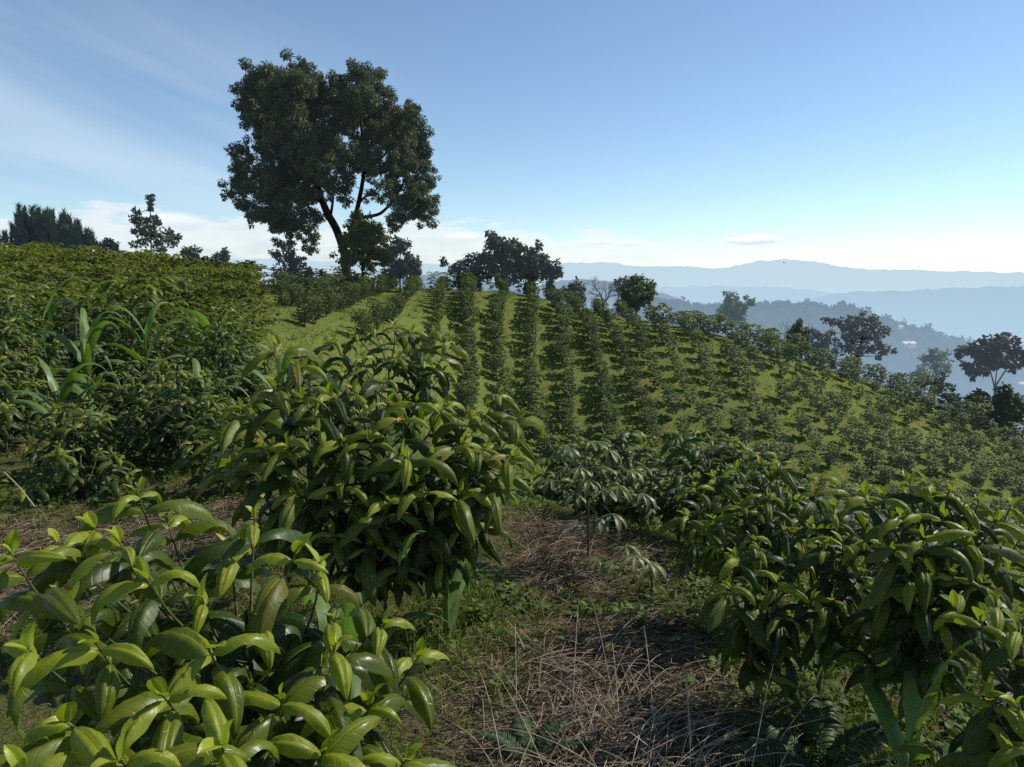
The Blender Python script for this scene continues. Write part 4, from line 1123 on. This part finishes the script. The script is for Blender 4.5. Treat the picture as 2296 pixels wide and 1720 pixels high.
tree('shrub_tree', 'pale green shrub at the left foot of the feathery tree', 66, z3([(1460, 850, 35), (1500, 860, 35), (1430, 880, 30), (1480, 900, 40), (1530, 900, 34)]), [z3([(1480, 980, 6), (1480, 900, 5), (1470, 850, 3)])], M_light, M_pale, .26, .6)
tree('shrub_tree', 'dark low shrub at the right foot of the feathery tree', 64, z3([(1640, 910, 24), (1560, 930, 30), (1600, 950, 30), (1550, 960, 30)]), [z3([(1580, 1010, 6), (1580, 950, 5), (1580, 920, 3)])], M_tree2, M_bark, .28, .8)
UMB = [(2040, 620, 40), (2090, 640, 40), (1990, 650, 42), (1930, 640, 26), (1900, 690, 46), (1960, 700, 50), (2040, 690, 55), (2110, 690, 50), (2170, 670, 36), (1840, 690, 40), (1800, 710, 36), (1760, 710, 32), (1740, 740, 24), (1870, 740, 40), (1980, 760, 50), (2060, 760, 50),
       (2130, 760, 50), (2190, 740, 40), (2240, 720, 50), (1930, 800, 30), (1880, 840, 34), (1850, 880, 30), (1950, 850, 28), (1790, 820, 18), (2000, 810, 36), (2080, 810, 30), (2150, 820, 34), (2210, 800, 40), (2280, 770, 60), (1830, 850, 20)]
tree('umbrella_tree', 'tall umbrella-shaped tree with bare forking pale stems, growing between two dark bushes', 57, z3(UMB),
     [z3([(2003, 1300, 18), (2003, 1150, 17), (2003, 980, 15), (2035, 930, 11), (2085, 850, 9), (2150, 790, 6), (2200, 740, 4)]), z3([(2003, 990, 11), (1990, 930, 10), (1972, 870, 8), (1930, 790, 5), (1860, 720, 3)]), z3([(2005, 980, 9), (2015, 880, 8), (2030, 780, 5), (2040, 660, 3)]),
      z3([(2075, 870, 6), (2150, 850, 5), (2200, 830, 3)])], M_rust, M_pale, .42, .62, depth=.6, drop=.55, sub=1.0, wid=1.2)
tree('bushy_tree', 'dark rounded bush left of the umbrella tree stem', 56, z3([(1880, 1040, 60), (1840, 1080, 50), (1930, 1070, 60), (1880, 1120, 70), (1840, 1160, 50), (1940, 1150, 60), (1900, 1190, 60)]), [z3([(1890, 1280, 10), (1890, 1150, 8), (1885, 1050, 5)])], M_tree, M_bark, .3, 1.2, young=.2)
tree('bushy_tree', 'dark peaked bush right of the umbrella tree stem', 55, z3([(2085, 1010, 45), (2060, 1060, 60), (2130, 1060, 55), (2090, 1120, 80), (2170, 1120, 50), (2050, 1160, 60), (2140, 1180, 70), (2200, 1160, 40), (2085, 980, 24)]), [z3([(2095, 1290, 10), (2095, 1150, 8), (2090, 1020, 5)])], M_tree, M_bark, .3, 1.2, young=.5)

# left skyline
z4 = lambda p: zc(p, 0, 400, 3.687)
tree('spiky_tree', 'small dark tree with a bare spindly top shoot on the left skyline', 40, z4([(1140, 290, 30), (1130, 340, 40), (1170, 330, 34), (1110, 350, 24), (1250, 350, 45), (1300, 380, 36), (1180, 400, 50), (1260, 430, 60), (1130, 450, 40), (1190, 480, 60), (1280, 500, 60), (1370, 480, 50), (1400, 450, 28), (1440, 510, 40), (1470, 490, 22),
     (1180, 550, 60), (1400, 550, 50), (1300, 560, 60), (1245, 260, 12), (1243, 220, 12), (1250, 200, 10), (1225, 165, 12), (1252, 155, 12)]),
     [z4([(1250, 660, 12), (1248, 480, 10), (1245, 340, 8), (1243, 260, 7), (1240, 190, 5), (1255, 145, 3)]), z4([(1242, 195, 4), (1222, 160, 3)])], M_tree2, M_bark, .20, .75, sub=1.1, up=.5, drop=.1, young=.5)
tree('shrub_tree', 'tiny airy tree on the left skyline between the pine and the spiky tree', 44, z4([(905, 510, 24), (880, 540, 28), (940, 540, 28), (910, 570, 40), (960, 570, 24), (860, 560, 24)]), [z4([(910, 650, 6), (908, 560, 5), (905, 500, 3)])], M_tree2, M_bark, .2, .5)
tree('shrub_tree', 'pale grey-green shrub on the skyline right of the spiky tree', 42, z4([(1600, 590, 40), (1560, 610, 40), (1640, 610, 40), (1520, 600, 30), (1600, 640, 50), (1540, 650, 40)]), [z4([(1590, 720, 8), (1590, 640, 6), (1595, 590, 4)])], M_tree2, M_bark, .2, .8, young=.6)
tree('shrub_tree', 'small rounded shrub on the skyline midway to the big tree', 43, z4([(1840, 610, 40), (1800, 630, 34), (1880, 630, 36), (1840, 660, 45)]), [z4([(1840, 730, 8), (1840, 660, 6), (1840, 610, 4)])], M_tree2, M_bark, .2, .9, young=.3)


def pine(label, Y, spikes, base_d, lab_group):
    b = at(base_d[0], base_d[1], Y); base = np.array([b[0], b[1], float(gz(b[0], b[1])) - .1])
    t = thing('pine_tree', label, 'tree', base, lab_group)
    tb, cb = MB(), MB()
    top = at(base_d[0], min(s[1] for s in spikes) + 6, Y)
    tube(tb, np.array([base, (base + top) / 2, top]), [.16, .1, .03], 7)
    for dx, dy, hh, ww in spikes:
        tip = at(dx, dy, Y); dpt = R.uniform(-1.2, 1.2); tip = tip + np.array([dpt * .1, dpt, 0])
        H = size(hh, Y); Wd = size(ww, Y)
        n = int(420 * (H / 2.5))
        f = R.random(n) ** .8; a = R.uniform(0, 6.28, n); r = Wd * (.12 + .95 * f) * np.sqrt(R.random(n))
        P = tip + np.c_[r * np.cos(a), r * np.sin(a), -f * H]
        D = np.c_[np.cos(a) * .35, np.sin(a) * .35, np.full(n, 1.0)] + R.normal(0, .3, (n, 3))
        blades(cb, P, D, R.uniform(.25, .5, n), R.uniform(.04, .08, n), -.2, 2, young=np.clip(1 - f * 2.5, 0, 1) * .7)
        bpt = tip - np.array([0, 0, H]); s = base + (top - base) * .35
        tube(tb, bez(s, (s + bpt) / 2 - np.array([0, 0, .3]), tip, 6), np.linspace(.06, .02, 6), 4)
    tb.build('trunk', M_bark, t, off=base); cb.build('crown', M_pine, t, off=base)


ox = np.array([20, 36, 50, 62, 85, 104, 120, 134, 150, 165, 178]); oy = np.array([505, 486, 468, 453, 449, 456, 452, 463, 478, 492, 505])
sp = []
for k_ in range(95):
    x_ = R.uniform(24, 174); f_ = (k_ % 5) / 5
    y_ = np.interp(x_, ox, oy) + R.uniform(-2, 5)
    sp.append((x_, y_ + f_ * (532 - y_) * R.uniform(.8, 1.2), R.uniform(26, 42), R.uniform(4.5, 7.5)))
pine('broad dark pine with many upright spiky shoots at the far left skyline', 48, sp, (95, 560), 'pines on the left skyline')
pine('small pine with a few spiky tips beside the broad pine', 50, [(182, 495, 40, 6), (173, 502, 35, 6), (177, 510, 35, 7), (187, 503, 35, 6), (192, 508, 35, 6), (200, 514, 25, 6), (190, 518, 25, 7), (212, 522, 20, 6), (218, 528, 18, 6)], (185, 565), 'pines on the left skyline')


def bare_tree(label, Y, base_d, top_d, spread, seed):
    rr = np.random.default_rng(seed)
    b = at(base_d[0], base_d[1], Y); base = np.array([b[0], b[1], float(gz(b[0], b[1])) - .1])
    t = thing('bare_tree', label, 'tree', base)
    tb, cb = MB(), MB()
    top = at(top_d[0], top_d[1], Y); H = top[2] - base[2]
    tube(tb, np.array([base, base + (top - base) * .3, base + (top - base) * .5]), [.12, .1, .07], 6)
    def grow(p, d, l, r, lev):
        e = p + d * l; c = (p + e) / 2 + rr.normal(0, .06 * l, 3)
        tube(tb if lev == 0 else cb, bez(p, c, e, 5), np.linspace(r, r * .55, 5), 4)
        if lev < 4:
            for _ in range(3 if lev < 3 else 2):
                grow(e if rr.random() < .6 else (c + e) / 2, nz(d + rr.normal(0, .45, 3) + np.array([0, 0, .1])), l * rr.uniform(.55, .8), r * .6, lev + 1)
    for k in range(6):
        a = k * 1.05 + rr.normal(0, .2)
        grow(base + (top - base) * rr.uniform(.25, .5), nz(np.array([math.cos(a) * spread, math.sin(a) * spread, 1.])), H * .26, .06, 0)
    tb.build('trunk', M_pale, t, off=base); cb.build('twigs', M_pale, t, off=base)


bare_tree('leafless grey tree with fan of thin twigs on the crest', 60, (1305, 665), (1300, 600), .7, 2)
bare_tree('tiny leafless grey shrub beyond the slope right of the slender tree', 64, (1712, 735), (1710, 700), .7, 5)


# ------------------------------------------------------------------ a bird far off
def bird(label, dx, dy, Y, s):
    p = at(dx, dy, Y)
    t = thing('bird', label, 'bird', p, 'birds in the sky')
    m, nt, out = new_mat('dark_feather'); d = N(nt, 'ShaderNodeBsdfDiffuse'); d.inputs[0].default_value = (.03, .03, .035, 1); nt.links.new(d.outputs[0], out.inputs[0])
    mb = MB(); y = np.linspace(-1, 1, 9); r = np.array([.01, .08, .13, .16, .16, .13, .1, .12, .02]) * s
    tube(mb, np.c_[y * s * .6, 0 * y, 0 * y], r, 8); mb.build('body', m, t)
    for sg in (1, -1):
        mb = MB(); k = np.linspace(0, 1, 6)
        le = np.c_[.25 * s * (1 - k) + .05 * s, sg * k * 1.2 * s, (.35 * k - .3 * k * k) * s]; te = le - np.c_[(.45 * s) * (1 - k ** 2) + .02, 0 * k, 0 * k]
        V = np.stack([le, te], 1).reshape(-1, 3); i = np.arange(5) * 2
        mb.add(V, np.stack([i, i + 1, i + 3, i + 2], 1)); mb.build('wing', m, t)
    t.rotation_euler = (.1, 0, .5)


bird('small dark bird gliding in front of the highest distant mountain', 1693, 567, 90, .26)


# ------------------------------------------------------------------ sky, sun, camera
SUN_EL, SUN_AZ = math.radians(43.5), math.radians(67)
w = bpy.data.worlds.new('World'); sc.world = w; w.use_nodes = True
nt = w.node_tree; nt.nodes.clear(); L = nt.links
out = nt.nodes.new('ShaderNodeOutputWorld'); bg = nt.nodes.new('ShaderNodeBackground'); L.new(bg.outputs[0], out.inputs[0])
sky = nt.nodes.new('ShaderNodeTexSky'); sky.sky_type = 'NISHITA'; sky.sun_disc = False
sky.sun_elevation = SUN_EL; sky.sun_rotation = SUN_AZ; sky.altitude = 1500; sky.air_density = 1.0; sky.dust_density = .35; sky.ozone_density = 2.0
tc = nt.nodes.new('ShaderNodeTexCoord'); D = tc.outputs['Generated']
s3 = nt.nodes.new('ShaderNodeSeparateXYZ'); L.new(D, s3.inputs[0]); dx_, dy_, dz_ = s3.outputs
az = math_(nt, 'ARCTAN2', dx_, dy_)
# high thin cirrus on the left
mp = nt.nodes.new('ShaderNodeCombineXYZ'); L.new(math_(nt, 'MULTIPLY', math_(nt, 'ADD', az, math_(nt, 'MULTIPLY', dz_, 1.1)), 2.2), mp.inputs[0]); L.new(math_(nt, 'MULTIPLY', math_(nt, 'SUBTRACT', dz_, math_(nt, 'MULTIPLY', az, -.25)), 9.), mp.inputs[1])
c1 = noise(nt, mp.outputs[0], 1.0, 5, .5, dist=.5)
cir = math_(nt, 'MULTIPLY', rng_(nt, c1, .34, .78), math_(nt, 'MULTIPLY', rng_(nt, az, .02, -.45), math_(nt, 'MULTIPLY', rng_(nt, dz_, .36, .22), rng_(nt, dz_, .03, .10))))
# low cumulus bank just above the horizon
mp2 = nt.nodes.new('ShaderNodeCombineXYZ'); L.new(math_(nt, 'MULTIPLY', az, 9.), mp2.inputs[0]); L.new(math_(nt, 'MULTIPLY', dz_, 34.), mp2.inputs[1])
c2 = noise(nt, mp2.outputs[0], 1.5, 7, .55, dist=.15)
mp3 = nt.nodes.new('ShaderNodeCombineXYZ'); L.new(math_(nt, 'MULTIPLY', az, 4.), mp3.inputs[0]); c3 = noise(nt, mp3.outputs[0], 1.4, 2)
topz = math_(nt, 'ADD', rng_(nt, az, .30, -.20, .050, .082), math_(nt, 'MULTIPLY', math_(nt, 'SUBTRACT', c3, .5), .022))
hgt = math_(nt, 'SUBTRACT', topz, dz_)
cum = math_(nt, 'ADD', math_(nt, 'MULTIPLY', hgt, 9.), math_(nt, 'MULTIPLY', math_(nt, 'SUBTRACT', c2, .5), 1.2))
cumf = math_(nt, 'MULTIPLY', rng_(nt, cum, .02, .16), rng_(nt, az, .40, .06, .0, 1.))
shade = rng_(nt, cum, .1, .7, 0, 1)
skyc = mixc(nt, 1.0, sky.outputs[0], (1.17, 1.23, 1.20), 'MULTIPLY')
wht = mixc(nt, shade, (8.0, 8.1, 8.3), (5.6, 6.1, 6.7))
col = mixc(nt, math_(nt, 'MULTIPLY', cir, .38), skyc, (7.6, 8.2, 8.8))
col = mixc(nt, math_(nt, 'MULTIPLY', cumf, .62), col, wht)
for px_, py_, wx_, wy_, op_ in ((1632, 517, .030, .0075, .95), (1600, 521, .018, .005, .7), (1571, 520, .011, .004, .75), (1492, 527, .012, .004, .55), (1400, 532, .03, .004, .45), (1870, 546, .05, .004, .5), (1360, 524, .02, .006, .6), (1290, 522, .03, .007, .6), (1000, 513, .035, .008, .8), (360, 478, .05, .012, .7)):
    q_ = at(px_, py_, 1.0) - EYE; a_ = math.atan2(q_[0], q_[1]); e_ = q_[2] / np.linalg.norm(q_)
    ex_ = math_(nt, 'POWER', math_(nt, 'ABSOLUTE', math_(nt, 'MULTIPLY', math_(nt, 'SUBTRACT', az, a_), 1 / wx_)), 2.)
    up_ = math_(nt, 'MULTIPLY', math_(nt, 'SUBTRACT', dz_, e_), 1 / wy_)
    ey_ = math_(nt, 'POWER', math_(nt, 'ABSOLUTE', up_), 2.)
    d_ = math_(nt, 'ADD', math_(nt, 'SQRT', math_(nt, 'ADD', ex_, ey_)), math_(nt, 'MULTIPLY', math_(nt, 'SUBTRACT', c2, .5), 2.2))
    col = mixc(nt, math_(nt, 'MULTIPLY', rng_(nt, d_, 1.05, .45), op_), col, mixc(nt, rng_(nt, up_, -.7, .5), (6.4, 6.9, 7.4), (9.0, 9.1, 9.2)))
L.new(col, bg.inputs[0]); bg.inputs[1].default_value = .118

sd = bpy.data.lights.new('sun', 'SUN'); sd.energy = 5.0; sd.angle = math.radians(.53); sd.color = (1.0, .94, .84)
so = bpy.data.objects.new('sun', sd); COL.objects.link(so)
S = Vector((math.sin(SUN_AZ) * math.cos(SUN_EL), math.cos(SUN_AZ) * math.cos(SUN_EL), math.sin(SUN_EL)))
so.rotation_euler = S.to_track_quat('Z', 'Y').to_euler(); so.location = (20, 10, 40)

cd = bpy.data.cameras.new('camera'); cd.sensor_width = 36; cd.lens = 27; cd.clip_start = .05; cd.clip_end = 60000
co = bpy.data.objects.new('camera', cd); COL.objects.link(co); co.location = EYE; co.rotation_euler = (math.pi / 2 - PITCH, 0, 0)
sc.camera = co

sc.view_settings.view_transform = 'Standard'; sc.view_settings.look = 'None'; sc.view_settings.exposure = 0
cy_ = sc.cycles
cy_.max_bounces = 6; cy_.diffuse_bounces = 3; cy_.glossy_bounces = 2; cy_.transmission_bounces = 3; cy_.transparent_max_bounces = 4
cy_.sample_clamp_indirect = 6
cy_.use_denoising = False
